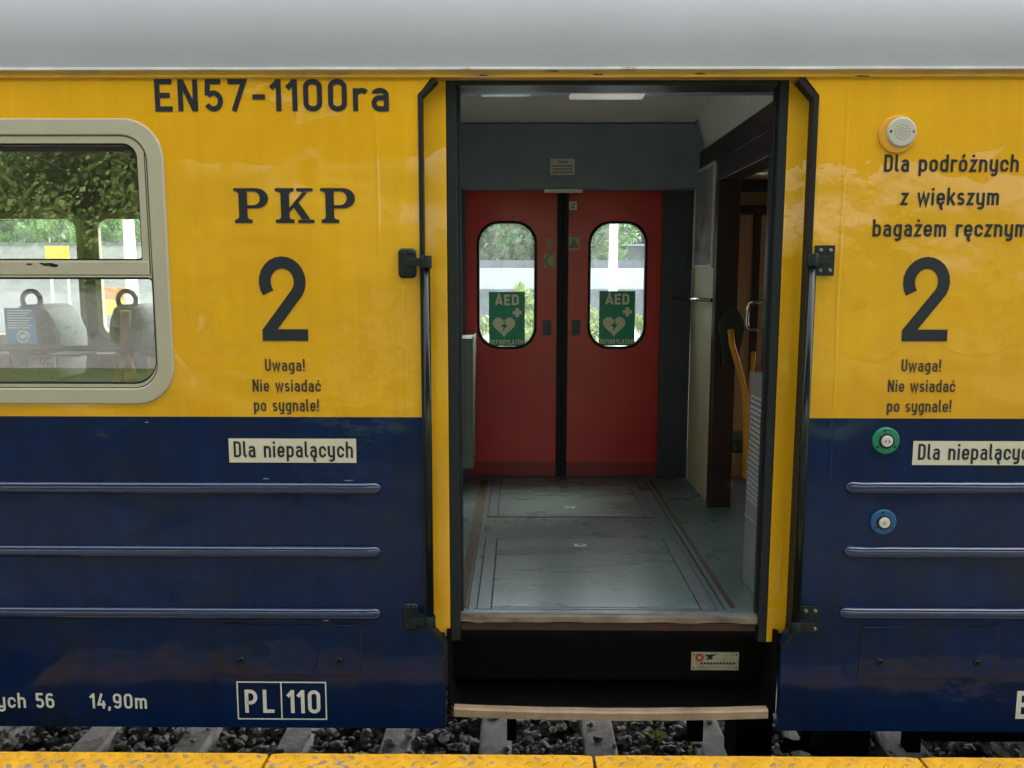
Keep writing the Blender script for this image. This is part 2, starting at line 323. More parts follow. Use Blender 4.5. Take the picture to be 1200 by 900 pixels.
# worn yellow tread-plate slab
def slab_mat():
    m = mat('worn_yellow_tread_slab', (0.64, 0.33, 0.008), 0.65, var=0.25, vscale=9, rvar=0.1)
    N = m.node_tree.nodes; L = m.node_tree.links; b = N['Principled BSDF']
    g = N.new('ShaderNodeNewGeometry')
    sep = N.new('ShaderNodeSeparateXYZ'); L.new(g.outputs['Position'], sep.inputs[0])
    def mth(op, a, c, d=None):
        n = N.new('ShaderNodeMath'); n.operation = op
        for i, q in enumerate((a, c, d)):
            if q is None: continue
            if isinstance(q, (int, float)): n.inputs[i].default_value = q
            else: L.new(q, n.inputs[i])
        return n.outputs[0]
    X, Y = sep.outputs[0], sep.outputs[1]
    k = 1 / 0.055
    # lozenges of the tread pattern: two sets of short diagonal bars in a checker
    p = mth('MULTIPLY', mth('ADD', X, Y), k * 0.707); q = mth('MULTIPLY', mth('SUBTRACT', X, Y), k * 0.707)
    fp = mth('SUBTRACT', mth('FRACT', p, 0), 0.5); fq = mth('SUBTRACT', mth('FRACT', q, 0), 0.5)
    chk = mth('FRACT', mth('MULTIPLY', mth('ADD', mth('FLOOR', p, 0), mth('FLOOR', q, 0)), 0.5), 0)   # 0 or .5
    sel = mth('GREATER_THAN', chk, 0.25)
    def bar(a, c): 
        e = mth('ADD', mth('POWER', mth('DIVIDE', mth('ABSOLUTE', a, 0), 0.42), 2), mth('POWER', mth('DIVIDE', mth('ABSOLUTE', c, 0), 0.17), 2))
        mr = N.new('ShaderNodeMapRange'); mr.interpolation_type = 'SMOOTHSTEP'; L.new(e, mr.inputs[0])
        mr.inputs[1].default_value = 1.1; mr.inputs[2].default_value = 0.3; return mr.outputs[0]
    h = N.new('ShaderNodeMix'); L.new(sel, h.inputs[0]); L.new(bar(fp, fq), h.inputs[2]); L.new(bar(fq, fp), h.inputs[3])
    bp = N.new('ShaderNodeBump'); bp.inputs['Strength'].default_value = 1; bp.inputs['Distance'].default_value = 0.0045
    L.new(h.outputs[0], bp.inputs['Height']); L.new(bp.outputs[0], b.inputs['Normal'])
    # paint worn off, more towards the walking side
    t = N.new('ShaderNodeTexNoise'); t.inputs['Scale'].default_value = 11; t.inputs['Detail'].default_value = 7; t.inputs['Roughness'].default_value = 0.65
    L.new(g.outputs['Position'], t.inputs['Vector'])
    grad = N.new('ShaderNodeMapRange'); L.new(Y, grad.inputs[0])
    grad.inputs[1].default_value = -0.36; grad.inputs[2].default_value = -0.52; grad.inputs[3].default_value = -0.12; grad.inputs[4].default_value = 0.12
    w = mth('ADD', mth('ADD', t.outputs[0], grad.outputs[0]), mth('MULTIPLY', h.outputs[0], 0.13))
    cr = N.new('ShaderNodeMapRange'); L.new(w, cr.inputs[0]); cr.inputs[1].default_value = 0.52; cr.inputs[2].default_value = 0.60
    mx = N.new('ShaderNodeMix'); mx.data_type = 'RGBA'; L.new(cr.outputs[0], mx.inputs[0])
    L.new(b.inputs['Base Color'].links[0].from_socket, mx.inputs[6]); mx.inputs[7].default_value = (0.26, 0.215, 0.17, 1)
    L.new(mx.outputs[2], b.inputs['Base Color'])
    return m
M['yslab'] = slab_mat()

# ------------------------------------------------------------------ a stroke alphabet for the lettering
def arc(cx, cy, rx, ry, a0, a1, n=10):
    return [(cx + rx * math.cos(R(a0 + (a1 - a0) * i / n)), cy + ry * math.sin(R(a0 + (a1 - a0) * i / n))) for i in range(n + 1)]
def rr(x0, y0, x1, y1, r, n=6):
    ry = r
    return (arc(x1 - r, y1 - ry, r, ry, 90, 0, n) + arc(x1 - r, y0 + ry, r, ry, 0, -90, n) +
            arc(x0 + r, y0 + ry, r, ry, -90, -180, n) + arc(x0 + r, y1 - ry, r, ry, 180, 90, n)) + ['c']
x_ = 0.645
G = {}
def gl(ch, w, *paths): G[ch] = (w, paths)
bowl = rr(.075, .075, .41, x_, .165)
gl(' ', .30)
gl('E', .46, [(.46,.925),(.075,.925),(.075,.075),(.46,.075)], [(.075,.5),(.40,.5)])
gl('F', .44, [(.45,.925),(.075,.925),(.075,0)], [(.075,.5),(.38,.5)])
gl('N', .53, [(.075,0),(.075,1)], [(.455,0),(.455,1)], [(.095,.97),(.435,.03)])
gl('L', .43, [(.075,1),(.075,.075),(.43,.075)])
gl('I', .15, [(.075,0),(.075,1)])
gl('T', .48, [(0,.925),(.48,.925)], [(.24,.9),(.24,0)])
gl('U', .50, [(.075,1)] + arc(.25,.25,.175,.175,180,360) + [(.425,1)])
gl('D', .50, [(.075,.075),(.075,.925)] + arc(.25,.75,.175,.175,90,0) + arc(.25,.25,.175,.175,0,-90) + ['c'])
gl('P', .48, [(.075,0),(.075,.925),(.22,.925)] + arc(.22,.68,.19,.245,90,-90) + [(.09,.435)])
gl('B', .50, [(.075,.075),(.075,.925),(.22,.925)] + arc(.22,.72,.18,.205,90,-90) + [(.09,.515)], [(.1,.515),(.23,.515)] + arc(.23,.295,.19,.22,90,-90) + [(.04,.075)])
gl('R', .50, [(.075,0),(.075,.925),(.22,.925)] + arc(.22,.70,.19,.225,90,-90) + [(.09,.475)], [(.24,.47),(.44,0)])
gl('A', .54, [(.04,0),(.27,.98),(.50,0)], [(.12,.26),(.42,.26)])
gl('Y', .50, [(.03,1),(.25,.48),(.47,1)], [(.25,.5),(.25,0)])
gl('O', .50, rr(.075,.075,.425,.925,.175))
gl('S', .46, arc(.23,.72,.17,.205,20,180) + arc(.23,.5,.17,.02,180,200,2) + arc(.23,.285,.17,.21,60,0) + arc(.23,.285,.17,.21,0,-160))
gl('0', .50, rr(.075,.075,.425,.925,.175))
gl('1', .28, [(.205,0),(.205,1)], [(.01,.72),(.19,.93)])
gl('2', .56, arc(.27,.70,.195,.225,215,-32,16) + [(.09,.10)], [(.03,.07),(.54,.07)])
gl('4', .48, [(.27,1),(.06,.27),(.48,.27)], [(.355,0),(.355,.52)])
gl('5', .48, [(.45,.925),(.115,.925),(.10,.50)], arc(.255,.325,.18,.25,140,-155,14))
gl('6', .50, rr(.075,.075,.425,.58,.17), [(.075,.33)] + arc(.25,.70,.175,.225,180,30))
gl('7', .48, [(.02,.925),(.43,.925),(.16,0)])
gl('9', .50, rr(.075,.42,.425,.925,.17), [(.425,.67)] + arc(.25,.30,.175,.225,0,-150))
gl('-', .36, [(.03,.45),(.35,.45)])
gl(',', .16, [(.10,.14),(.05,-.14)])
gl('!', .16, [(.08,.27),(.08,1)], [(.08,0),(.08,.15)])
ogo = [(.33,.05)] + arc(.36,-.10,.10,.10,150,290,6)
acu = [(.20,.80),(.30,1.0)]
a_ = ([(.09,.55)] + arc(.22,.51,.15,.135,150,90,4) + arc(.24,.495,.15,.15,90,0) + [(.39,0)], [(.39,.42),(.21,.42)] + arc(.21,.2475,.135,.1725,90,270) + [(.39,.075)])
gl('a', .465, *a_); gl('ą', .465, *a_, ogo)
gl('b', .485, [(.075,0),(.075,1)], bowl)
c_ = [(.40,.47)] + arc(.24,.47,.165,.175,0,180) + arc(.24,.25,.165,.175,180,360)
gl('c', .455, c_); gl('ć', .455, c_, [(.27,.80),(.27,.95)])
gl('d', .485, [(.41,0),(.41,1)], bowl)
e_ = [(.08,.35),(.41,.35)] + arc(.2425,.47,.1675,.175,0,180) + arc(.2425,.25,.1675,.175,180,350)
gl('e', .475, e_); gl('ę', .475, e_, ogo)
gl('g', .485, bowl, [(.41,.72)] + arc(.245,-.03,.165,.15,0,-140))
ar = lambda x: [(x,.40)] + arc(x+.165,.47,.165,.175,180,0) + [(x+.33,0)]
gl('h', .48, [(.075,0),(.075,1)], ar(.075))
gl('i', .16, [(.075,0),(.075,.72)], [(.075,.84),(.075,.99)])
gl('k', .46, [(.075,0),(.075,1)], [(.42,.72),(.12,.30)], [(.20,.43),(.44,0)])
gl('l', .22, [(.075,1)] + arc(.20,.20,.125,.125,180,270) + [(.23,.075)])
am = lambda x: [(x,.42)] + arc(x+.135,.49,.135,.155,180,0) + [(x+.27,0)]
gl('m', .70, [(.075,0),(.075,.72)], am(.075), am(.345))
gl('n', .48, [(.075,0),(.075,.72)], ar(.075))
gl('o', .485, bowl); gl('ó', .485, bowl, acu)
gl('p', .485, [(.075,-.24),(.075,.72)], bowl)
gl('r', .34, [(.075,0),(.075,.72)], [(.075,.40)] + arc(.235,.47,.16,.175,180,40))
gl('s', .42, arc(.21,.51,.135,.135,25,180) + arc(.21,.51,.135,.14,180,262,4) + arc(.21,.215,.145,.145,80,0,4) + arc(.21,.215,.145,.14,0,-160))
gl('w', .66, [(.03,.72),(.17,.03),(.33,.66),(.49,.03),(.63,.72)])
gl('y', .485, [(.075,.72)] + arc(.2425,.24,.1675,.165,180,360), [(.41,.72)] + arc(.245,-.03,.165,.15,0,-140))
z_ = [(.03,x_),(.36,x_),(.07,.075),(.40,.075)]
gl('z', .42, z_); gl('ż', .42, z_, [(.21,.84),(.21,.99)])
SP = 0.135
def natural(s, sp=SP): return sum(G[c][0] for c in s) + sp * (len(s) - 1)

def stroke(path, w):
    closed = path[-1] == 'c'; P = [Vector(p) for p in (path[:-1] if closed else path)]
    Q = [P[0]]
    for p in P[1:]:
        if (p - Q[-1]).length > 1e-4: Q.append(p)
    if closed and (Q[0] - Q[-1]).length < 1e-4: Q.pop()
    P = Q; n = len(P); A = []; B = []
    for i in range(n):
        a = P[(i - 1) % n] if (closed or i > 0) else None; b = P[(i + 1) % n] if (closed or i < n - 1) else None
        d1 = (P[i] - a).normalized() if a is not None else None; d2 = (b - P[i]).normalized() if b is not None else None
        if d1 is None: d1 = d2
        if d2 is None: d2 = d1
        n1 = Vector((-d1.y, d1.x)); n2 = Vector((-d2.y, d2.x)); m = (n1 + n2)
        if m.length < 1e-3: m = n1
        m.normalize(); k = w / 2 / max(0.35, m.dot(n1))
        A.append(P[i] + m * k); B.append(P[i] - m * k)
    return A, B, closed
def put_text(mb, s, x0, z0, x1, cap, plane, st=0.15, mi=0, sp=SP, sx=None):
    """plane(x, z, lift) -> world point; x0..x1 the span of the words, z0 the baseline"""
    if sx is None: sx = (x1 - x0) / natural(s, sp)
    x = x0; k = 0
    for ch in s:
        w, paths = G[ch]
        for path in paths:
            pp = [q if q == 'c' else (x + q[0] * sx, z0 + q[1] * cap) for q in path]
            A, B, cl = stroke(pp, st * cap)
            lift = 0.0002 * (k % 5); k += 1
            mb.strip([plane(p.x, p.y, lift) for p in A], [plane(p.x, p.y, lift) for p in B], mi, False, cl)
        x += (w + sp) * sx
    return x
def front(y): return lambda x, z, l: (x, y - l, z)
def px_text(mb, s, u0, vb, u1, cap_px, y=0.0, st=0.15, mi=0, sp=SP, lift=0.002, u_right=None):
    a = PY(u0, vb, y); b = PY(u1, vb, y); c = PY((u0 + u1) / 2, vb - cap_px, y).z - PY((u0 + u1) / 2, vb, y).z
    zb = PY((u0 + u1) / 2, vb, y).z
    put_text(mb, s, a.x, zb, b.x, c, front(y - lift), st, mi, sp)

# rounded rectangle outline in x,z (clockwise from top right)
def rrect(x0, z0, x1, z1, r, n=8):
    rs = r if isinstance(r, (list, tuple)) else (r, r, r, r)      # tr, br, bl, tl
    def ac(cx, cz, q, a0): return [(cx + q * math.cos(R(a0 - 90 * i / n)), cz + q * math.sin(R(a0 - 90 * i / n))) for i in range(n + 1)]
    return (ac(x1 - rs[0], z1 - rs[0], rs[0], 90) + ac(x1 - rs[1], z0 + rs[1], rs[1], 0) +
            ac(x0 + rs[2], z0 + rs[2], rs[2], -90) + ac(x0 + rs[3], z1 - rs[3], rs[3], 180))
def fill_holes(mb, outer, holes, y, mi=0, depth=None):
    bm = bmesh.new(); edges = []
    for loop in [outer] + holes:
        vs = [bm.verts.new((x, 0, z)) for x, z in loop]
        edges += [bm.edges.new((vs[i], vs[(i + 1) % len(vs)])) for i in range(len(vs))]
    r = bmesh.ops.triangle_fill(bm, edges=edges, use_beauty=True, use_dissolve=False)
    bm.verts.index_update(); n = mb.add([(v.co.x, y, v.co.z) for v in bm.verts])
    for f in bm.faces:
        mb.f.append(tuple(n + v.index for v in f.verts)); mb.m.append(mi); mb.sm.append(False)
    bm.free()
    if depth:
        for loop in [outer] + holes:
            mb.strip([(x, y, z) for x, z in loop], [(x, y + depth, z) for x, z in loop], mi)

# ================================================================== THE CARRIAGE
XL, XR = -7.0, 6.0
car = thing('train_carriage', (0, 1.43, 0), 'yellow and blue passenger train carriage with its doorway standing open beside the platform', 'train')
ZF = PZ(700, 722, 1.11).z; ZF = 1.11
ZB = PY(700, 855).z                  # lower edge of the side
ZBAND = PY(330, 488.5).z             # yellow above, blue below
ZT = PY(600, 86).z                   # top of the side sheet
WY = 2.86                            # inner face of the far side
px = lambda u, v: PY(u, v).x

# ---- left side sheet with its window hole, then the right one
win_o = RECT(-140, 139, 198, 473)    # outer frame
wx0, wz0, wx1, wz1 = win_o
hole = rrect(wx0 + 0.06, wz0 + 0.06, wx1 - 0.06, wz1 - 0.06, 0.09)
seamL = [(px(492, 120), PY(492, 120).z), (px(492, 120) + 0.085, ZT - 0.03)]
xs_l = (PY(491.5, 200).x + PY(495, 600).x) / 2
xb_l = PY(522, 800).x
zc1 = PY(505, 735).z; zc2 = PY(515, 754).z; zt1 = PY(490, 112).z
mb = MB()
ztop = ZT
fill_holes(mb, [(XL, ZBAND), (xs_l, ZBAND), (xs_l, zt1), (xs_l + 0.07, ztop), (XL, ztop)][::-1], [hole], 0.0, 0, 0.035)
bl = [(XL, ZB), (xb_l, ZB), (xb_l, zc2), (xs_l + 0.005, zc1), (xs_l, ZBAND), (XL, ZBAND)]
mb.prism(bl, 0.0, 0.035, 1)
side_l = mb.build('body_side', [M['yellow'], M['blue']], car)
xs_r = (PY(954, 200).x + PY(940, 600).x) / 2
xb_r = PY(914, 800).x
mb = MB()
mb.prism([(xs_r, ZBAND), (XR, ZBAND), (XR, ztop), (xs_r - 0.075, ztop), (xs_r, zt1)], 0.0, 0.035, 0)
cur = [(xb_r + (xs_r - xb_r) * (1 - math.cos(R(90 * i / 6))) , zc2 + (zc1 - zc2) * math.sin(R(90 * i / 6))) for i in range(7)]
mb.prism([(xb_r, ZB), (XR, ZB), (XR, ZBAND), (xs_r, ZBAND)] + cur[::-1][:-1] + [cur[0]], 0.0, 0.035, 1)
side_r = mb.build('body_side', [M['yellow'], M['blue']], car)

# ---- gutter strip, door head and roof
mb = MB()
z0 = PY(600, 91).z; z1 = PY(600, 82).z
mb.prism([(XL, z0), (XR, z0), (XR, z1), (XL, z1)], -0.012, 0.05)
n = 120
for i in range(n):                   # drip lip with small dents
    xa = XL + (XR - XL) * i / n; xb = XL + (XR - XL) * (i + 1) / n
    da = 0.004 * noise.noise(Vector((xa * 3, 0, 0))); db = 0.004 * noise.noise(Vector((xb * 3, 0, 0)))
    mb.poly([(xa, -0.030 + da, z1 - 0.004), (xb, -0.030 + db, z1 - 0.004), (xb, -0.030 + db, z1 + 0.006), (xa, -0.030 + da, z1 + 0.006)], 1)
    mb.poly([(xa, -0.030 + da, z1 + 0.006), (xb, -0.030 + db, z1 + 0.006), (xb, 0.02, z1 + 0.012), (xa, 0.02, z1 + 0.012)], 1)
    mb.poly([(xa, -0.030 + da, z1 - 0.004), (xb, -0.030 + db, z1 - 0.004), (xb, -0.012, z1 - 0.005), (xa, -0.012, z1 - 0.005)], 1)
mb.build('roof_gutter', [M['gutter'], mat('highlight_lip', (0.62, 0.62, 0.60), 0.4, var=0.2, vscale=9, col2=(0.20, 0.13, 0.09), c2scale=6, c2pos=0.66, c2soft=0.05)], car)  # lip coloured pale as the gutter's highlight line, with rust spots
prof = []
for i in range(15):
    a = R(180 - 90 * i / 14); prof.append((0.90 + 0.915 * math.cos(a), z1 + 0.008 + 0.92 * math.sin(a)))
for i in range(1, 6): prof.append((0.90 + (2.86 - 1.8) * i / 10 , prof[14][1] + 0.05 * math.sin(R(90 * i / 5))))
full = prof + [(2.86 - y, z) for y, z in prof[::-1][1:]]
mb = MB(); nx = 26
for i in range(nx):
    xa = XL + (XR - XL) * i / nx; xb = XL + (XR - XL) * (i + 1) / nx
    mb.strip([(xa, y, z) for y, z in full], [(xb, y, z) for y, z in full], 0, True, False)
roof = mb.build('roof', M['roofgrey'], car)

# ---- pressed ribs in the blue sheet
def rib(ua, ub, va, vb_):            # from ua to ub (pixels), centre heights
    a = PY(ua, va); b = PY(ub, vb_); hw = 0.0285; n = 110; mb = MB(); rows = []
    L = (b.x - a.x)
    for i in range(n + 1):
        t = i / n; t = (1 - (1 - t) ** 2.2) if ub < 600 else t ** 2.2; x = a.x + L * t; z = (a.z + b.z) / 2
        dend = min(t * L if ua > 600 else 9, (1 - t) * L if ub < 600 else 9)
        kw = min(1, max(0.0, dend / 0.035)); kw = max(0.02, math.sqrt(max(0, 1 - (1 - kw) ** 2))); k = min(1, max(0.0, dend / 0.07)); k = math.sqrt(max(0, 1 - (1 - k) ** 2))
        wob = 0.0022 * noise.noise(Vector((x * 4.2, 3.1 + a.z, 0))) + 0.001 * noise.noise(Vector((x * 11, 1, a.z)))
        row = []
        for j in range(19):
            c = -math.cos(math.pi * j / 18); row.append((x, -0.0005 - (0.024 + wob * 2) * k * (max(0, 1 - abs(c) ** 2.8) ** 0.5), z + c * hw * kw + wob))
        rows.append(row)
    for i in range(n): mb.strip(rows[i], rows[i + 1], 0, True, False)
    return mb
for va, vb_, e in ((571, 570, 447), (644, 645, 447), (715, 718, 447)): rib(-700, e, (va+vb_)/2, (va+vb_)/2).build('pressed_rib', M['ribblue'], side_l)
for v, e in ((573, 990), (649, 988), (721, 983)): rib(e, 2200, v, v).build('pressed_rib', M['ribblue'], side_r)

# ---- lettering painted on the side
def line_text(s, u0, vb, u1, cap, parent, m='ink', st=0.155, sp=SP, lift=0.0022):
    a = PY(u0, vb).x; b = PY(u1, vb).x; sx = (b - a) / natural(s, sp); pos = 0.0
    zb = PY((u0 + u1) / 2, vb).z; c = PY((u0 + u1) / 2, vb - cap).z - zb
    for word in s.split(' '):
        mb = MB(); put_text(mb, word, a + pos * sx, zb, 0, c, front(-lift), st, 0, sp, sx); mb.build('lettering', M[m], parent)
        pos += natural(word, sp) + sp * 2 + G[' '][0]
line_text('EN57-1100ra', 182, 130.5, 456.5, 37.5, side_l, st=0.165)
line_text('2', 305, 399.5, 363.5, 99.5, side_l, st=0.14)
line_text('Uwaga!', 311, 435, 357.5, 14.5, side_l, 'inkbrown', 0.14)
line_text('Nie wsiadać', 296.5, 459, 376, 14.5, side_l, 'inkbrown', 0.14)
line_text('po sygnale!', 298, 482, 374, 14.5, side_l, 'inkbrown', 0.14)
line_text('14,90m', 106.5, 830, 173, 17.5, side_l, 'whiteink', 0.15)
w56 = natural('siedzących 56'); sc56 = (173 - 106.5) / natural('14,90m')
line_text('siedzących 56', 64.5 - w56 * sc56 * 0.98, 829, 64.5, 17.5, side_l, 'whiteink', 0.15)
line_text('Dla podróżnych', 1035.5, 201.5, 1193, 20.5, side_r, 'ink', 0.15)
line_text('z większym', 1055, 240.5, 1170, 20.5, side_r, 'ink', 0.15)
line_text('bagażem ręcznym', 1022, 277.5, 1203, 20.5, side_r, 'ink', 0.15)
line_text('2', 1053, 400, 1111.5, 99.5, side_r, st=0.14)
line_text('Uwaga!', 1056, 435.5, 1102, 14.5, side_r, 'inkbrown', 0.14)
line_text('Nie wsiadać', 1040, 459.5, 1118.5, 14.5, side_r, 'inkbrown', 0.14)
line_text('po sygnale!', 1039, 483, 1114, 14.5, side_r, 'inkbrown', 0.14)
line_text('EN57', 1189, 842, 1290, 32, side_r, 'whiteink', 0.17)
# slab-serif PKP
def pkp():
    mb = MB(); x0, z0, x1, z1 = RECT(273.5, 220.5, 416.5, 261.5); W = x1 - x0; H = z1 - z0
    k = [0]
    def P(pts):
        y = -0.0022 - 0.0002 * (k[0] % 6); k[0] += 1
        mb.poly([(x0 + a * W, y, z0 + b * H) for a, b in pts])
    def letP(o):
        P([(o+.005,1),(o+.17,1),(o+.17,.91),(o+.005,.91)])
        P([(o+.005,.92),(o+.03,.90),(o+.045,.84),(o+.045,.16),(o+.03,.11),(o+.01,.10),(o+.01,0),(o+.155,0),(o+.155,.10),(o+.13,.11),(o+.115,.16),(o+.115,.92)])
        outer = [(o+.16,1)] + [(o+.19 + .098*math.cos(R(a)), .71 + .29*math.sin(R(a))) for a in range(90,-91,-15)] + [(o+.115,.42)]
        inner = [(o+.115,.905)] + [(o+.165 + .055*math.cos(R(a)), .71 + .195*math.sin(R(a))) for a in range(90,-91,-15)] + [(o+.115,.515)]
        y = -0.0022 - 0.0002 * (k[0] % 6); k[0] += 1
        A = [(x0 + a * W, y, z0 + b * H) for a, b in outer]; B = [(x0 + a * W, y, z0 + b * H) for a, b in inner]
        mb.strip(A, B, 0, False, False)
    letP(0.0)
    o = .345
    P([(o,1),(o+.155,1),(o+.155,.91),(o+.13,.89),(o+.115,.84),(o+.115,.16),(o+.13,.11),(o+.155,.10),(o+.155,0),(o,0),(o,.10),(o+.03,.11),(o+.045,.16),(o+.045,.84),(o+.03,.89),(o,.91)])
    P([(o+.115,.44),(o+.225,.88),(o+.265,.88),(o+.115,.30)])
    P([(o+.175,1),(o+.31,1),(o+.31,.91),(o+.27,.90),(o+.215,.89),(o+.175,.91)])
    P([(o+.135,.52),(o+.19,.60),(o+.285,.11),(o+.215,.11)])
    P([(o+.185,.10),(o+.318,.10),(o+.318,0),(o+.185,0)])
    letP(.711)
    return mb
pkp().build('lettering', M['ink'], side_l)
# enamel labels
def label_plate(u0, v0, u1, v1, s, a, b, vb, cap, parent):
    x0, z0, x1, z1 = RECT(u0, v0, u1, v1); mb = MB()
    mb.prism([(x0, z0), (x1, z0), (x1, z1), (x0, z1)], -0.0025, 0.001, 0)
    px_text(mb, s, a, vb, b, cap, 0.0, 0.14, 1, SP, 0.0035)
    mb.build('label_plate', [M['cream'], M['ink']], parent)
label_plate(268.5, 514, 417.5, 542, 'Dla niepalących', 274.5, 414, 536, 19, side_l)
label_plate(1069.5, 517, 1219, 545, 'Dla niepalących', 1075, 1215, 539, 19, side_r)
mb = MB(); x0, z0, x1, z1 = RECT(278, 798.5, 383, 843); t = 0.0062
def fr(a, b, c, d, y=-0.0022): mb.poly([(a, y, b), (c, y, b), (c, y, d), (a, y, d)])
fr(x0, z0, x1, z0 + t); fr(x0, z1 - t, x1, z1); fr(x0, z0 + t, x0 + t, z1 - t); fr(x1 - t, z0 + t, x1, z1 - t)
xm = PY(330, 820).x; fr(xm - t/2, z0 + t, xm + t/2, z1 - t)
mb.build('lettering_border', M['whiteink'], side_l)
line_text('PL', 287.5, 835, 322, 27, side_l, 'whiteink', 0.15, 0.2); line_text('110', 337.5, 835.5, 376, 27, side_l, 'whiteink', 0.15, 0.13)

def seam(u, v0, v1, parent, m, amp=0.006):
    x = PY(u, 300).x; za = PY(u, v1).z; zb = PY(u, v0).z; k = MB(); n = 40; rows = []
    for i in range(n + 1):
        z = za + (zb - za) * i / n; q = amp * noise.noise(Vector((u, 0, z * 2.5))); f = math.sin(math.pi * i / n) ** .3
        rows.append([(x + q + w * 0.009, -0.0004 - h * 0.0022 * f, z) for w, h in ((-1, 0), (-.5, .7), (0, 1), (.5, .7), (1, 0))])
    for i in range(n): k.strip(rows[i], rows[i + 1], 0, True, False)
    k.build('panel_seam', m, parent)
seam(985, 97, 487, side_r, M['yellow'], .012); seam(473, 335, 486, side_l, M['yellow'], .006); seam(444, 120, 300, side_l, M['yellow'], .02); seam(985, 493, 560, side_r, M['blue'], .004)
# ---- maintenance flaps
def flap(u0, v0, u1, v1, locks):
    x0, z0, x1, z1 = RECT(u0, v0, u1, v1); mb = MB(); g = 0.006
    mb.prism([(x0, z0), (x1, z0), (x1, z1), (x0, z1)], -0.0012, 0.001, 1)
    mb.prism([(x0 + g, z0 + 0.003), (x1 - g, z0 + 0.003), (x1 - g, z1 - g), (x0 + g, z1 - g)], -0.005, 0.001, 0)
    for a in (0.02, 0.78):
        mb.box(x0 + (x1 - x0) * a, -0.013, z1 - 0.012, x0 + (x1 - x0) * (a + 0.19), -0.004, z1 - 0.003, 0)
    f = mb.build('maintenance_flap', [M['blue'], M['groove']], car, bevel=0.0015)
    for u, v in locks:
        p = PY(u, v); k = MB(); k.disc(p.x, p.z, 0.017, -0.013, -0.004, 0, 24, 0.004); k.disc(p.x, p.z, 0.007, -0.016, -0.012, 1, 12)
        k.build('lock', [M['darkmetal'], M['shaft']], f)
flap(260, 730, 424, 791, [(283, 772.5), (398, 773.5)])
flap(1005, 733, 1169, 795, [(1030, 775), (1144, 776)])

# ---- saloon window on the left
L_ = lambda ins: (wx0 + ins, wz0 + ins, wx1 - ins, wz1 - ins)
s1 = 0.00372
wf = MB()
wf.ring(rrect(*L_(0), 0.165), rrect(*L_(0.070), 0.105), -0.012, 0.02, 0, 0.006)
wframe = wf.build('saloon_window', M['frame'], car)
g = MB(); g.ring(rrect(*L_(0.070), 0.105), rrect(*L_(0.074), 0.102), -0.006, 0.02, 0, 0.001); g.build('frame_groove', M['groove'], wframe)
# sash frame: inner borders differ above and below the middle bar
zmid0 = PY(100, 325.5).z; zmid1 = PY(100, 305).z
xr_u = PY(164.5, 240).x; xr_l = PY(182.5, 390).x
zt_u = PY(100, 168).z; zb_l = PY(100, 450).z
xl = wx0 + 0.13
up_i = rrect(xl, zmid1, xr_u, zt_u, (0.062, 0.012, 0.012, 0.062)); lo_i = rrect(xl, zb_l, xr_l, zmid0, (0.012, 0.105, 0.105, 0.012))
sash = MB()
fill_holes(sash, rrect(*L_(0.074), 0.102), [up_i, lo_i], -0.006, 0)
for lp in (up_i, lo_i): sash.strip([(x, -0.006, z) for x, z in lp], [(x, 0.02, z) for x, z in lp], 0)
sash.build('sash_frame', M['frame'], wframe)
bar = MB(); bx = PY(176.5, 315).x
bar.box(xl - 0.03, -0.020, zmid0 + 0.012, bx, -0.0055, zmid1 - 0.006)
bar.box(xl - 0.03, -0.024, zmid0 - 0.003, bx + 0.002, -0.0055, zmid0 + 0.008)
bar.build('middle_bar', M['frame'], wframe, bevel=0.003)
ln = MB(); ln.box(bx, -0.0075, zmid1 - 0.06, bx + 0.003, -0.0055, zt_u + 0.02); ln.box(xl, -0.0262, zmid0 - 0.0035, bx + 0.003, -0.0240, zmid0 + 0.0025)
ln.build('sash_seam', M['groove'], wframe)
def shrink(lp, d):
    cx = sum(p[0] for p in lp) / len(lp); cz = sum(p[1] for p in lp) / len(lp)
    w = max(p[0] for p in lp) - min(p[0] for p in lp); h = max(p[1] for p in lp) - min(p[1] for p in lp)
    return [(cx + (x - cx) * (1 - 2 * d / w), cz + (z - cz) * (1 - 2 * d / h)) for x, z in lp]
for lp in (up_i, lo_i):
    g = MB(); g.ring(lp, shrink(lp, 0.007), 0.002, 0.02, 0, 0.001); g.build('glazing_seal', M['black'], wframe)
    p = MB(); q = shrink(lp, 0.006); p.poly([(x, 0.012, z) for x, z in q]); p.build('pane', M['glass'], wframe)
chip = MB()                            # flaked paint on the middle bar
for u, v, w, h in ((34, 309.5, 9, 2.2), (57, 310, 20, 4), (63, 311.5, 12, 3.5), (49, 309, 7, 2)):
    x0, z0, x1, z1 = RECT(u - w/2, v - h/2, u + w/2, v + h/2, -0.0204)
    k = 11; chip.poly([((x0+x1)/2 + (x1-x0)/2 * math.cos(2*math.pi*i/k) * (0.7 + 0.5*random.random()), -0.0206 - 0.0002*(u % 3), (z0+z1)/2 + (z1-z0)/2 * math.sin(2*math.pi*i/k) * (0.6 + 0.6*random.random())) for i in range(k)])
chip.build('paint_chip', M['groove'], wframe)

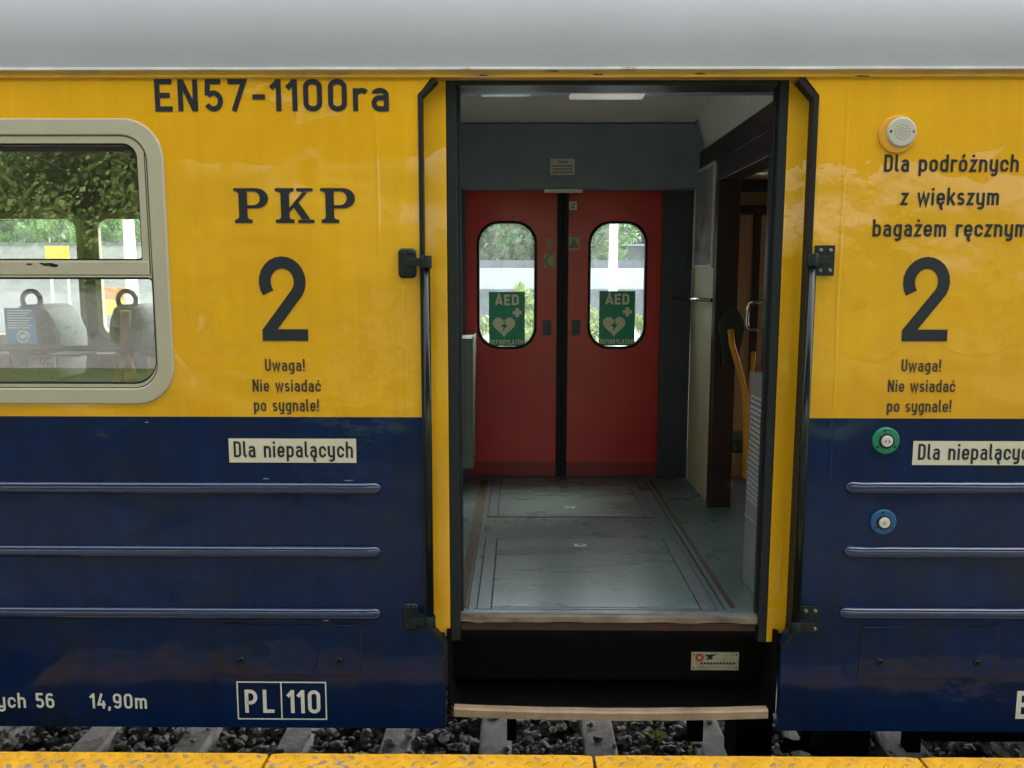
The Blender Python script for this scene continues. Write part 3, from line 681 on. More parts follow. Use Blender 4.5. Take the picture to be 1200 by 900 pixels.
# ---- doorway: yellow recess strips, dark seam, jambs, head
def vpoly(pts, y): return [XZ(u, v, y) for u, v in pts]
YR = 0.055
xjl = (PY(523, 200, YR).x + PY(527, 650, YR).x) / 2; xjr = (PY(924, 150, YR).x + PY(902, 650, YR).x) / 2
zr_b = PY(700, 752, YR).z; zr_t = PY(700, 92, YR).z + 0.01
mb = MB()
mb.prism([(xs_l - 0.02, zr_b), (xjl, zr_b), (xjl, zr_t), (xs_l - 0.02, zr_t)], YR, YR + 0.02); mb.build('recess_strip', M['yellow'], car)
mb = MB()                                            # right strip, gently dished
rows = []
for i in range(9):
    t = i / 8; x = xjr + (xs_r + 0.02 - xjr) * t; yy = YR + 0.012 - 0.02 * (2 * t - 1) ** 2 * (1 if t > .5 else .3)
    rows.append([(x, yy, zr_b), (x, yy, zr_t)])
for i in range(8): mb.strip(rows[i], rows[i + 1], 0, True, False)
mb.build('recess_strip', M['yellow'], car)
def seal(pts, w, parent, d=-0.006):
    A, B, _ = stroke([XZ(u, v) for u, v in pts], w); mb = MB()
    mb.strip([(p.x, d, p.y) for p in A], [(p.x, d, p.y) for p in B], 0, False, False)
    mb.strip([(p.x, d, p.y) for p in A], [(p.x, YR - 0.002, p.y) for p in A], 0, False, False)
    mb.strip([(p.x, d, p.y) for p in B], [(p.x, YR - 0.002, p.y) for p in B], 0, False, False)
    mb.build('door_seal', M['black'], parent)
def zz(v): return PY(600, v).z
def uvx(x, v):                                       # pixel column of a body-plane x at row v
    a = PY(400, v).x; b = PY(800, v).x; return 400 + 400 * (x - a) / (b - a)
seal([(uvx(xs_l + .075, 93), 93), (uvx(xs_l + .008, 112), 112), (uvx(xs_l + .008, 420), 420), (uvx(xs_l + .010, 734), 734), (uvx(xb_l, 755), 755), (uvx(xb_l, 800), 800)], 0.017, car)
seal([(uvx(xs_r - .082, 93), 93), (uvx(xs_r - .010, 115), 115), (uvx(xs_r - .010, 420), 420), (uvx(xs_r - .012, 735), 735)] + [(uvx(xb_r + (xs_r - xb_r) * t, 735 + 22 * (1 - t ** 2)), 735 + 22 * (1 - t ** 2)) for t in (.66, .33, .0)], 0.021, car)
YJ = 0.062
wj = 0.046
zj_b = PY(700, 752, YJ).z; zj_t = zr_t + 0.02
mb = MB(); mb.box(xjl, YJ, zj_b, xjl + wj, 0.20, zj_t); mb.box(xjl + wj - 0.006, YJ + 0.05, zj_b + .12, xjl + wj + 0.012, YJ + 0.075, zj_t - 0.03)
mb.build('door_jamb', M['jamb'], car, bevel=0.004)
mb = MB(); mb.box(xjr - wj + .008, YJ, zj_b, xjr, 0.16, zj_t); mb.box(xjr - wj - 0.002, YJ + 0.04, zj_b + .12, xjr - wj + 0.014, YJ + 0.06, zj_t - 0.03)
mb.build('door_jamb', M['jamb'], car, bevel=0.004)
zh = PY(700, 100, YJ).z
mb = MB(); mb.box(xjl + wj, YJ, zh, xjr - wj, 0.20, zj_t); mb.build('door_head', M['jamb'], car)

# ---- handrails with their brackets
def handrail(top, bot, r, plates):
    a = PY(*top, -0.065); b = PY(*bot, -0.065); xm = (a.x + b.x) / 2
    mb = MB(); mb.tube([(xm, -0.065, b.z), (xm, -0.065, a.z)], r, 0, 18)
    rail = mb.build('handrail', M['darkmetal'], car)
    for (u0, v0, u1, v1), vc, style in plates:
        x0, z0, x1, z1 = RECT(u0, v0, u1, v1); zc = PY(600, vc).z; k = MB()
        if style == 'round':
            k.ring(rrect(x0, z0, x1, z1, 0.02), rrect((x0+x1)/2 - .001, (z0+z1)/2 - .001, (x0+x1)/2 + .001, (z0+z1)/2 + .001, 0.0005), -0.018, 0.0, 0, 0.008)
            bolts = [(.3, .16), (.7, .16), (.32, .84), (.68, .84)]
        else:
            k.box(x0, -0.012, z0, x1, 0.0, z1, 0); bolts = [(.25, .17), (.75, .17), (.25, .83), (.75, .83)]
        k.box(min((x0+x1)/2, xm), -0.070, zc - 0.017, max((x0+x1)/2, xm), -0.008, zc + 0.017, 0)
        k.tube([(xm, -0.065, zc - 0.026), (xm, -0.065, zc + 0.027)], r + 0.007, 0, 18)
        br = k.build('rail_bracket', M['bracket'], rail, bevel=0.002)
        for fx, fz in bolts:
            bb = MB(); bb.disc(x0 + (x1-x0)*fx, z0 + (z1-z0)*fz, 0.0085, -0.022, -0.011, 0, 14, 0.003)
            bb.build('bracket_bolt', M['bolt'] if style != 'round' else M['bracket'], rail)
handrail((499, 305), (505, 726), 0.0160, [((467, 291, 488, 326), 307.5, 'round'), ((473, 706, 491, 738), 722, 'round')])
handrail((949, 300), (935, 728), 0.0195, [((954, 287.5, 977, 323), 305, 'flat'), ((937, 709, 959, 740.5), 726, 'flat')])

# ---- buttons and speaker on the right
def button(u, v, ru, m):
    p = PY(u, v); r = ru * 0.00378; k = MB()
    k.disc(p.x, p.z, r, -0.016, 0.0, 0, 40, 0.005); k.disc(p.x, p.z, r * 0.56, -0.021, -0.012, 1, 32, 0.002); k.disc(p.x, p.z, r * 0.42, -0.027, -0.016, 2, 28, 0.003)
    for a in (100, 215, 325): k.disc(p.x + r*.76*math.cos(R(a)), p.z + r*.76*math.sin(R(a)), r * 0.085, -0.0165, -0.010, 1, 10)
    if m == 'greenbtn':
        for s in (-1, 1): 
            q = [(p.x + s*0.004, p.z + 0.007), (p.x + s*0.011, p.z), (p.x + s*0.004, p.z - 0.007)]
            A, B, _ = stroke(q, 0.003); k.strip([(w.x, -0.0276, w.y) for w in A], [(w.x, -0.0276, w.y) for w in B], 1, False, False)
    else:
        for s in range(3): k.box(p.x - 0.007, -0.0278, p.z - 0.006 + s*0.005, p.x + 0.007 - s*0.002, -0.0272, p.z - 0.004 + s*0.005, 3)
    k.build('door_button', [M[m], M['darkmetal'], M['btncap'], M['bolt']], car)
button(1037, 516, 15.8, 'greenbtn'); button(1034, 611, 15.3, 'bluebtn')
p = PY(1051, 158); q = PY(1055, 155.5); k = MB()
k.disc(p.x, p.z, 0.079, -0.010, 0.0, 0, 48, 0.006); k.disc(q.x, q.z, 0.062, -0.0195, -0.008, 1, 40, 0.007)
for rr_, nn in ((0.030, 16), (0.018, 9), (0.008, 4)):
    for i in range(nn): k.disc(q.x + rr_*math.cos(2*math.pi*i/nn), q.z + rr_*math.sin(2*math.pi*i/nn), 0.0019, -0.0206, -0.0195, 2, 8)
for s, m_ in ((-1, 2), (1, 3)): k.disc(q.x + s*0.047, q.z + 0.002, 0.0055, -0.0208, -0.0195, m_, 12)
k.build('loudspeaker', [M['orangering'], M['speaker'], M['groove'], M['bolt']], car)

# ---- step well
zn0 = PY(700, 845, -0.01).z; zn1 = PY(700, 834.5, -0.01).z
xn0 = PY(532, 838, -0.01).x; xn1 = PY(900, 838, -0.01).x
k = MB(); n = 40; rows = []
for i in range(n + 1):                               # worn, slightly sagging nosing
    t = i / n; x = xn0 + (xn1 - xn0) * t; sag = 0.015 * (2 * t - 1) ** 2 + 0.002 * noise.noise(Vector((x * 6, 2, 0))); th = zn1 - zn0 + 0.003 * noise.noise(Vector((x * 9, 5, 1)))
    rows.append([(x, 0.03, zn1 + sag), (x, -0.006, zn1 + sag + .001), (x, -0.012, zn1 + sag - 0.006), (x, -0.011, zn1 + sag - th + .003), (x, -0.004, zn1 + sag - th), (x, 0.03, zn1 + sag - th)])
for i in range(n): k.strip(rows[i], rows[i + 1], 0, False, False)
step = k.build('step', M['wornwood'], car)
k = MB(); k.box(xn0 - 0.01, 0.0305, zn1 - 0.025, xn1 + 0.03, 0.34, zn1 + 0.002, 0)
for r_ in range(18):                                 # expanded mesh tread
    y = 0.045 + r_ * 0.0145
    A = [(xn0 + 0.02 + (xn1 - xn0 - 0.02) * i / 90, y + (0.003 if i % 2 else -0.003), zn1 + 0.007) for i in range(91)]
    B = [(a, b + 0.005, c - 0.004) for a, b, c in A]; k.strip(A, B, 1, False, False)
k.build('tread', [M['shaft'], M['under']], step)
for u in (652, 783):
    k = MB(); x = PY(u, 846).x; k.box(x - 0.02, 0.0, zn0 - 0.012, x + 0.025, 0.02, zn0 - 0.001); k.build('step_clip', M['rust'], step)
k = MB(); xw0 = xb_l + 0.004; xw1 = xb_r - 0.004
k.box(xw0, 0.30, zn1 - 0.02, xw1, 0.33, ZF - 0.03)
k.box(xw0, 0.036, zn1 - 0.02, xw0 + 0.02, 0.30, ZF - 0.05); k.box(xw1 - 0.02, 0.036, zn1 - 0.02, xw1, 0.30, ZF - 0.05)
well = k.build('step_well', M['shaft'], car)
x0, z0, x1, z1 = RECT(810, 764, 865.5, 785, 0.298); k = MB()
k.prism([(x0, z0), (x1, z0), (x1, z1), (x0, z1)], 0.295, 0.30, 0); W = x1 - x0; H = z1 - z0
k.disc(x0 + W*.17, z0 + H*.70, H*.23, 0.2935, 0.2955, 2, 24); k.disc(x0 + W*.17, z0 + H*.70, H*.09, 0.2925, 0.294, 0, 16)
k.poly([(x0 + W*a, 0.2930, z0 + H*b) for a, b in ((.26,.86),(.55,.90),(.42,.74),(.47,.62),(.28,.58),(.36,.70))], 1)
for i in range(11):
    a = x0 + W * (.19 + i * .068); k.poly([(a, 0.293, z0 + H*.33), (a + W*.05, 0.293, z0 + H*.33), (a + W*.058, 0.293, z0 + H*.44), (a + W*.008, 0.293, z0 + H*.44)], 1)
for i in range(12):
    a = x0 + W * (.10 + i * .068); k.poly([(a, 0.293, z0 + H*.12), (a + W*.036, 0.293, z0 + H*.12), (a + W*.036, 0.293, z0 + H*.20), (a, 0.293, z0 + H*.20)], 3)
k.poly([(x0 + W*.64, .293, z0 + H*.80), (x0 + W*.95, .293, z0 + H*.80), (x0 + W*.95, .293, z0 + H*.83), (x0 + W*.64, .293, z0 + H*.83)], 3)
for a, b in ((.05,.13),(.95,.13),(.05,.87),(.95,.87)): k.disc(x0 + W*a, z0 + H*b, 0.004, 0.2925, 0.295, 4, 10)
k.build('maker_plate', [mat('aged_cream_plate', (0.50, 0.45, 0.30), 0.45, var=0.15, vscale=30, col2=(0.25, 0.15, 0.07), c2scale=25, c2pos=0.66), M['ink'], mat('faded_red', (0.42, 0.06, 0.04), 0.5), mat('plate_grey_print', (0.25, 0.22, 0.16), 0.5), M['rust']], well)

# ---- vestibule floor
k = MB(); k.box(-0.66, 0.10, ZF - 0.05, 1.46, WY, ZF)
k.build('vestibule_floor', M['greenlino'], car)
def floor_poly(pts, lift, mats, name, th=0.004, mi=0, mb=None):
    q = [PZ(u, v, ZF + lift) for u, v in pts]; b = mb or MB()
    b.poly([(p.x, p.y, ZF + lift) for p in q], mi)
    return b
def straight(u0, v0, u1, v1, u2, v2, u3, v3):        # averaged rectangle on the floor from TL, TR, BR, BL pixels
    P = [PZ(u, v, ZF) for u, v in ((u0, v0), (u1, v1), (u2, v2), (u3, v3))]
    return ((P[0].x + P[3].x) / 2, max(0.10, (P[2].y + P[3].y) / 2), (P[1].x + P[2].x) / 2, min(WY, (P[0].y + P[1].y) / 2))
def floor_hatch(outer, inner, latch):
    x0, y0, x1, y1 = straight(*outer); a0, b0, a1, b1 = straight(*inner)
    h = MB(); z = ZF
    h.box(x0, y0, z, x1, y1, z + 0.002, 1)
    def fr(a, b, c, d, mi=0): h.box(a, b, z, c, d, z + 0.006, mi)
    g = 0.006
    fr(x0 + g, y0 + g, a0 - g, y1 - g); fr(a1 + g, y0 + g, x1 - g, y1 - g); fr(a0, y0 + g, a1, b0 - g)
    if b1 < y1 - 0.02: fr(a0, b1 + g, a1, y1 - g)
    o = h.build('floor_hatch', [M['metalstrip'], M['groove']], car)
    t = MB(); t.box(a0, b0, z, a1, b1, z + 0.0075, 0); t.build('hatch_cover', M['hatchtop'], o, bevel=0.002)
    c = PZ(latch[0], latch[1], ZF); q = MB(); q.box(c.x - 0.035, c.y - 0.02, z + 0.0075, c.x + 0.035, c.y + 0.02, z + 0.011, 0); q.box(c.x - 0.012, c.y - 0.006, z + 0.011, c.x + 0.012, c.y + 0.006, z + 0.0125, 1)
    q.build('hatch_latch', [M['alu'], M['groove']], o)
floor_hatch((566, 630, 788, 632, 845, 716, 562, 716), (582.6, 634, 775, 634, 821, 713, 577, 713), (680, 640.5))
floor_hatch((575.5, 560, 743, 560, 767.5, 607, 573, 606), (587, 562, 734, 562, 753, 604, 585, 604), (668, 596))
for q in ((559, 563, 567.5, 563, 551, 712, 541.5, 712), (755, 563, 764, 563, 861, 712, 850, 712)):
    x0, y0, x1, y1 = straight(*q); k = MB(); k.box(x0, y0, ZF, x1, y1, ZF + 0.004, 0); k.build('floor_strip', M['brownstrip'], car)
for xa in (PZ(571, 580, ZF).x, PZ(846, 705, ZF).x):
    k = MB(); k.box(xa - 0.008, 0.12, ZF, xa + 0.016, WY, ZF + 0.006, 0); k.box(xa - 0.014, 0.12, ZF, xa - 0.008, WY, ZF + 0.0015, 1); k.build('floor_strip', [M['metalstrip'], M['groove']], car)
xd0, xd1 = xjl + wj - 0.02, xjr - wj + 0.03
k = MB(); k.box(xd0, 0.096, ZF - 0.01, xd1, 0.135, ZF + 0.010, 0)
sill = k.build('door_sill', M['metalstrip'], car, bevel=0.003)
k = MB(); n = 50; rows = []
zc_ = PY(700, 731, 0.085).z
for i in range(n + 1):
    t = i / n; x = xd0 + (xd1 - xd0) * t; w = 0.004 * noise.noise(Vector((x * 7, 0, 4))); dip = 0.010 * (abs(t - 0.5) > 0.40) * noise.noise(Vector((x * 14, 3, 0)))
    rows.append([(x, 0.097, ZF + 0.002), (x, 0.083 + w, ZF - 0.006 + dip), (x, 0.080 + w, zc_ + 0.008 + w + dip), (x, 0.10, zc_ + .004)])
for i in range(n): k.strip(rows[i], rows[i + 1], 0, False, False)
k.build('sill_edge', M['sillwood'], sill)
k = MB(); z0 = PY(700, 738.5, 0.09).z; k.box(xd0 + 0.01, 0.088, z0, xd1 - 0.03, 0.12, zc_ + 0.001); k.build('rusty_lip', M['rust'], sill)
k = MB(); k.box(xw0, 0.10, z0 - 0.03, xw1, 0.31, z0 + 0.008); k.build('sill_beam', M['shaft'], sill)

# small chips knocked out of the paint
rc = random.Random(21)
for u, v, w in ((172, 495, 4), (408, 563, 7), (312, 561, 5), (95, 640, 5), (382, 727, 6), (60, 712, 5), (1108, 568, 5), (1075, 716, 7), (996, 640, 4), (520, 770, 4), (700, 88, 9), (648, 84, 12), (566, 89, 7), (1010, 90, 10), (820, 87, 8)):
    p = PY(u, v, -0.0012); k = MB(); h = 9
    yy = -0.0135 if v < 95 else -0.0016
    k.poly([(p.x + w * .0038 * math.cos(6.283*i/h) * rc.uniform(.4, 1), yy, p.z + .0034 * math.sin(6.283*i/h) * rc.uniform(.3, 1.2)) for i in range(h)])
    k.build('paint_chip', M['rust'] if v < 95 else M['heater'], side_l if u < 520 else side_r)
# ---- far double door
YD = 2.80
xc0, xc1 = PY(652, 400, YD).x, PY(665, 400, YD).x
zdt = PY(658, 222, YD).z; zdb = ZF + 0.012
dl0 = PY(546, 400, YD).x; dr1 = PY(773, 400, YD).x
def door_leaf(x0, x1, pane, sign, pulls, extra):
    po = RECT(*pane, YD); k = MB(); hole_ = rrect(*po, 0.165)
    zk = PY(658, 541, YD).z
    fill_holes(k, [(x0, zk), (x0, zdt), (x1, zdt), (x1, zk)], [hole_], YD, 0, 0.035)
    k.box(x0, YD - 0.006, zdb, x1, YD + 0.035, zk, 1)
    d = k.build('sliding_door', [M['red'], M['darkred']], car)
    g = MB(); g.ring(hole_, shrink(hole_, 0.020), YD - 0.010, YD + 0.03, 0, 0.006); g.build('pane_seal', M['black'], d)
    g = MB(); g.poly([(x, YD + 0.018, z) for x, z in shrink(hole_, 0.018)]); g.build('pane', M['glass_far'], d)
    a0, c0, a1, c1 = RECT(*sign, YD + 0.015); W = a1 - a0; H = c1 - c0; y = YD + 0.0135; s = MB()
    s.prism([(a0, c0), (a1, c0), (a1, c1), (a0, c1)], y, y + 0.002, 0, True)
    put_text(s, 'AED', a0 + W*.18, c0 + H*.76, a0 + W*.83, H*.185, front(y - 0.0006), 0.22, 1, 0.12)
    put_text(s, 'DEFIBRYLATOR', a0 + W*.03, c0 + H*.03, a0 + W*.97, H*.085, front(y - 0.0006), 0.19, 1, 0.12)
    cx, cz = a0 + W*.79, c0 + H*.62; b = W*.125; t = b*.40
    s.poly([(cx + i, y - 0.0008, cz + j) for i, j in ((-t,b),(t,b),(t,t),(b,t),(b,-t),(t,-t),(t,-b),(-t,-b),(-t,-t),(-b,-t),(-b,t),(-t,t))], 1)
    hx, hz = a0 + W*.42, c0 + H*.375; sc = W * .0195; heart = []
    for i in range(48):
        u = 2*math.pi*i/48; heart.append((hx + sc*16*math.sin(u)**3, y - 0.0008, hz + sc*(13*math.cos(u) - 5*math.cos(2*u) - 2*math.cos(3*u) - math.cos(4*u))))
    n0 = s.add([(hx, y - 0.0008, hz)] + heart)
    for i in range(48): s.f.append((n0, n0 + 1 + i, n0 + 1 + (i + 1) % 48)); s.m.append(1); s.sm.append(False)
    s.poly([(hx + W*i, y - 0.0014, hz + H*j) for i, j in ((.07,.10),(-.10,-.02),(-.01,-.02),(-.06,-.12),(.11,.015),(.02,.02))], 0)
    s.build('defibrillator_sign', [M['green'], M['signtxt']], d)
    q = RECT(*pulls, YD); g = MB(); g.prism([(q[0], q[1]), (q[2], q[1]), (q[2], q[3]), (q[0], q[3])], YD - 0.003, YD + 0.001); g.build('finger_pull', M['bluepull'], d)
    extra(d)
def sticker(d, r, m, deco=None, y=YD):
    q = RECT(*r, y); g = MB(); g.prism([(q[0], q[1]), (q[2], q[1]), (q[2], q[3]), (q[0], q[3])], y - 0.003, y + 0.001, 0)
    W = q[2] - q[0]; H = q[3] - q[1]
    L = lambda pts, w: (lambda S: g.strip([(p.x, y - 0.0038, p.y) for p in S[0]], [(p.x, y - 0.0038, p.y) for p in S[1]], 1, False, S[2]))(stroke([p if p == 'c' else (q[0] + W*p[0], q[1] + H*p[1]) for p in pts], w))
    if deco == 'lines':
        for i in range(5): L([(.15, .15 + .17*i), (.85, .15 + .17*i)], H*.06)
    if deco == 'hex': L([(.85,.92),(.5,.95),(.1,.5),(.5,.05),(.85,.08)], W*.09)
    if deco == 'tri': L([(.5,.85),(.85,.2),(.15,.2),'c'], W*.09); L([(.5,.60),(.66,.32),(.34,.32),'c'], W*.09)
    if deco == '2': put_text(g, '2', q[0] + W*.25, q[1] + H*.2, q[0] + W*.78, H*.6, front(y - 0.0036), 0.18, 1)
    if deco == 'notice':
        put_text(g, 'UWAGA', q[0] + W*.3, q[1] + H*.72, q[0] + W*.7, H*.17, front(y - 0.0036), 0.17, 1) if 'W' in G and 'G' in G else None
        for i, w in enumerate((.9, .8, .86)): L([(.5 - w/2, .55 - .19*i), (.5 + w/2, .55 - .19*i)], H*.06)
    return g.build('sticker', [M[m], M['inkbrown']], d)
gl('W', .70, [(.03,1),(.18,.04),(.35,.9),(.52,.04),(.67,1)]); gl('G', .50, [(.42,.72)] + arc(.25,.75,.175,.175,0,180) + arc(.25,.25,.175,.175,180,360) + [(.425,.48),(.27,.48)])
door_leaf(dl0, xc0, (559, 259, 629, 409), (573, 342, 615, 405.5), (636, 375, 646, 393),
          lambda d: (sticker(d, (640, 279, 646, 291), 'sticker', 'lines'), sticker(d, (637.5, 297, 650, 314), 'sticker', 'hex')))
door_leaf(xc1, dr1, (689, 259, 758, 409), (702, 341, 744, 405), (670, 375, 680, 393),
          lambda d: (sticker(d, (667, 236, 676, 246), 'stickgrey', '2'), sticker(d, (666, 278, 679, 293), 'sticker', 'tri')))
k = MB(); k.box(xc0, YD - 0.012, zdb, (xc0+xc1)/2 - 0.002, YD + 0.04, zdt); k.box(xc0, YD - 0.004, zdb, xc1, YD + 0.036, zdt - .002); k.box((xc0+xc1)/2 + 0.002, YD - 0.012, zdb, xc1, YD + 0.04, zdt)
k.build('door_edge_seal', M['black'], car, bevel=0.004)
# wall round the far door and the box over it
k = MB(); zcab = PY(658, 224, 2.62).z
XVR = PY(808, 400, YD).x; XVL = -0.62
k.box(XVL, YD - 0.02, ZF, dl0 - 0.004, WY + 0.03, zdt + 0.3); k.box(dr1 + 0.004, YD - 0.02, ZF, XVR, WY + 0.03, zdt + 0.3)
k.box(dl0 - 0.004, YD, zdt + 0.004, dr1 + 0.004, WY + 0.03, zdt + 0.3)
k.box(dl0 - 0.1, YD + 0.042, ZF - 0.06, dr1 + 0.1, WY + .035, ZF + 0.15); k.box(dl0 - 0.1, YD - 0.02, ZF, dr1 + .1, YD + .04, zdb - 0.002); k.box(dr1 - 0.004, YD - 0.045, ZF, dr1 + 0.03, YD - 0.0205, zdt); k.box(dl0 - 0.03, YD - 0.045, ZF, dl0 + 0.004, YD - 0.0205, zdt)
k.build('end_panel', M['post'], car)
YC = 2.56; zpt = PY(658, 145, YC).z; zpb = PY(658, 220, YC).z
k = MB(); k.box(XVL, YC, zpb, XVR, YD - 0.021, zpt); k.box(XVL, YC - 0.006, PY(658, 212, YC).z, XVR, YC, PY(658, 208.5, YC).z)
hd = k.build('door_mechanism_cover', M['veiled_panel'], car)
x0, z0, x1, z1 = RECT(638, 221.5, 683, 225.5, YC - 0.02); k = MB(); k.box(x0, YC - 0.02, z0, x1, YC + 0.02, z1); k.build('metal_strip', M['alu'], hd)
sticker(hd, (645, 186, 673.5, 205), 'stickgrey', 'notice', YC)
for u, v in ((548, 150), (640, 150), (760, 150), (548, 204), (600, 204), (710, 204), (770, 204)):
    p = PY(u, v, YC); k = MB(); k.disc(p.x, p.z, 0.007, YC - 0.004, YC + 0.001, 0, 12, 0.002); k.build('screw', M['bolt'], hd)
# ceiling, near cover with lamp
ZC = zpt + 0.01
k = MB(); yn = 0.46
pts = [(yn, ZC + 0.06), (1.0, ZC + 0.075), (1.6, ZC + 0.07), (2.2, ZC + 0.04), (2.45, ZC + 0.015), (YC + 0.05, ZC - 0.004)]
k.strip([(XVL, y, z) for y, z in pts], [(XVR, y, z) for y, z in pts], 0, True, False); k.build('vestibule_ceiling', M['ceil'], car)
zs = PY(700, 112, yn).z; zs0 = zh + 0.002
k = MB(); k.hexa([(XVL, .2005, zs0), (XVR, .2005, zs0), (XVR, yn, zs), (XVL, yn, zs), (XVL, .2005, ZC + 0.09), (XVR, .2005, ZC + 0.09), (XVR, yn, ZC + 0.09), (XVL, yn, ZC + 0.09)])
cov = k.build('door_mechanism_cover', M['veiled_panel'], car)
def soffit_lamp(u0, u1, m, d=0.022):
    xa = PY(u0, 109, .36).x; xb = PY(u1, 109, .36).x; k = MB()
    k.box(xa, .30, zs - d - 0.006, xb, .42, zs + 0.005); return k.build('ceiling_lamp', M[m], cov, bevel=0.006)
soffit_lamp(668, 755, 'lamp'); soffit_lamp(562, 622, 'lampoff', 0.008)

# ---- right-hand partition with the passage to the next saloon
XW = XVR; TH = 0.13
yo1 = PX(838, 400, XW).y; yo0 = 0.84                  # far and near edge of the passage
ztrim1 = 3.57; ztrim0 = 3.43
k = MB()
k.box(XW, yo1, ZF, XW + TH, YD - 0.021, ztrim0)
k.build('partition_wall', M['beige'], car)
k = MB(); k.box(XW, 0.20, ZF, XW + TH, yo0, ztrim0); k.build('partition_wall', M['mahog'], car)
k = MB()
zo = PX(862, 203, XW).z
k.box(XW - 0.012, 0.21, ztrim0 + 0.0005, XW + TH, YD - 0.022, ztrim1)
k.box(XW - 0.010, yo0 - 0.05, zo, XW + TH + .003, yo1 + 0.05, ztrim0)
k.box(XW - 0.014, yo1 - 0.02, ZF, XW + TH + 0.005, yo1 + 0.06, zo); k.box(XW - 0.014, yo0 - 0.06, ZF, XW + TH + 0.005, yo0 + 0.012, zo)
k.build('passage_frame', M['mahog'], car, bevel=0.004)
k = MB()
pr = [(XW + 0.01, ztrim1 - .005), (XW + 0.01, ztrim1 + 0.06), (XW - 0.02, ztrim1 + 0.15), (XW - 0.06, ZC + 0.08)]
k.strip([(x, 0.44, z) for x, z in pr], [(x, YC + 0.03, z) for x, z in pr], 0, True, False); k.build('cove_panel', M['ceil'], car)
k = MB(); k.tube([(x - 0.006, YC - 0.03, z) for x, z in pr], 0.012, 0, 8); k.build('cove_trim', M['veiled_panel'], car)
def poster(u0, v0, u1, v1, x, name='poster_frame'):
    a = PX(u0, (v0 + v1) / 2, x); b = PX(u1, (v0 + v1) / 2, x); zt = PX((u0 + u1) / 2, v0 + 8, x).z; zb = PX((u0 + u1) / 2, v1 - 6, x).z
    y0, y1 = sorted((a.y, b.y)); k = MB(); w = 0.022
    k.box(x - 0.014, y0, zb, x, y1, zb + w, 0); k.box(x - 0.014, y0, zt - w, x, y1, zt, 0); k.box(x - 0.014, y0, zb + w, x, y0 + w, zt - w, 0); k.box(x - 0.014, y1 - w, zb + w, x, y1, zt - w, 0)
    o = k.build(name, M['alu'], car); k = MB(); k.box(x - 0.006, y0 + w, zb + w, x - 0.001, y1 - w, zt - w, 0); k.build('poster', M['poster'], o)
poster(815, 188, 837.5, 320, XW - 0.004)
yb0, yb1 = 0.30, 0.74
k = MB(); zt = PX(900, 172, XW - .004).z; zb = PX(900, 322, XW - .004).z; xq = XW - 0.004; w = 0.022
k.box(xq - 0.014, yb0, zb, xq, yb1, zb + w); k.box(xq - 0.014, yb0, zt - w, xq, yb1, zt); k.box(xq - 0.014, yb0, zb + w, xq, yb0 + w, zt - w); k.box(xq - 0.014, yb1 - w, zb + w, xq, yb1, zt - w)
o = k.build('poster_frame', M['alu'], car); k = MB(); k.box(xq - 0.006, yb0 + w, zb + w, xq - 0.001, yb1 - w, zt - w); k.build('poster', M['poster'], o)
for (u0, v0, u1, v1), m in (((808.6, 262, 813.5, 286), 'sticker'), ((808.6, 300, 814, 311), 'bluepull')):
    a = PX(u1, v0, XW); b = PX(u0, v1, XW); k = MB(); k.box(XW - 0.004, a.y, b.z, XW, min(b.y, YD - .03), a.z); k.build('sticker', M[m], car)
p1 = Vector((XW + 0.0, yo1 + 0.07, PX(838, 352, XW).z)); p0 = PY(789, 349, 2.72)
k = MB(); k.tube([p0, p0.lerp(p1, .5), (p1.x - 0.012, p1.y, p1.z)], 0.013); k.build('grab_rail', M['chrome'], car)
k = MB(); ha = PY(897, 354, 0.86); hb = PY(875, 354, 0.90); hc = PY(875, 386, 0.90); hd_ = PY(897, 389, 0.86); hx = XW - 0.005
cr = 0.03
k.tube([(hx, .88, ha.z), (hb.x + cr, .88, ha.z), (hb.x + cr*.3, .88, ha.z - cr*.3), (hb.x, .88, ha.z - cr), (hb.x, .88, hc.z + cr), (hb.x + cr*.3, .88, hc.z + cr*.3), (hb.x + cr, .88, hc.z), (hx, .88, hc.z)], 0.010); k.build('grab_handle', M['chrome'], car)
# heater boxes
def heater(x0, x1, y0, y1, z1, face):
    k = MB(); zs_ = ZF + 0.36
    k.box(x0, y0, ZF + 0.005, x1, y1, z1, 0); k.box(x0 - 0.006, y0, zs_ - 0.01, x0, y1, zs_ + 0.004, 0); k.box(x0 - 0.004, y0 + .03, ZF + .08, x0, y0 + .035, zs_ - 0.02, 1)
    h = k.build('heater_cover', [M['heater'], M['groove']], car, bevel=0.006)
    d = MB(); a = 0
    ny = int((y1 - y0 - 0.06) / 0.03)
    zz_ = zs_ + 0.10
    while zz_ < z1 - 0.09:
        for j in range(ny):
            yy = y0 + 0.035 + j * 0.03 + (0.015 if a % 2 else 0)
            d.poly([(x0 - 0.0025, yy - 0.010, zz_), (x0 - 0.0065, yy, zz_ - 0.0075), (x0 - 0.0025, yy + 0.010, zz_), (x0 - 0.0065, yy, zz_ + 0.0075)], 0)
        zz_ += 0.026; a += 1
    d.build('perforation', M['heaterdot'], h)
hz = PX(876, 434, 1.155).z
yh = PX(875, 550, 1.155).y
heater(1.155, XW - 0.001, 0.235, yh, hz, -1)
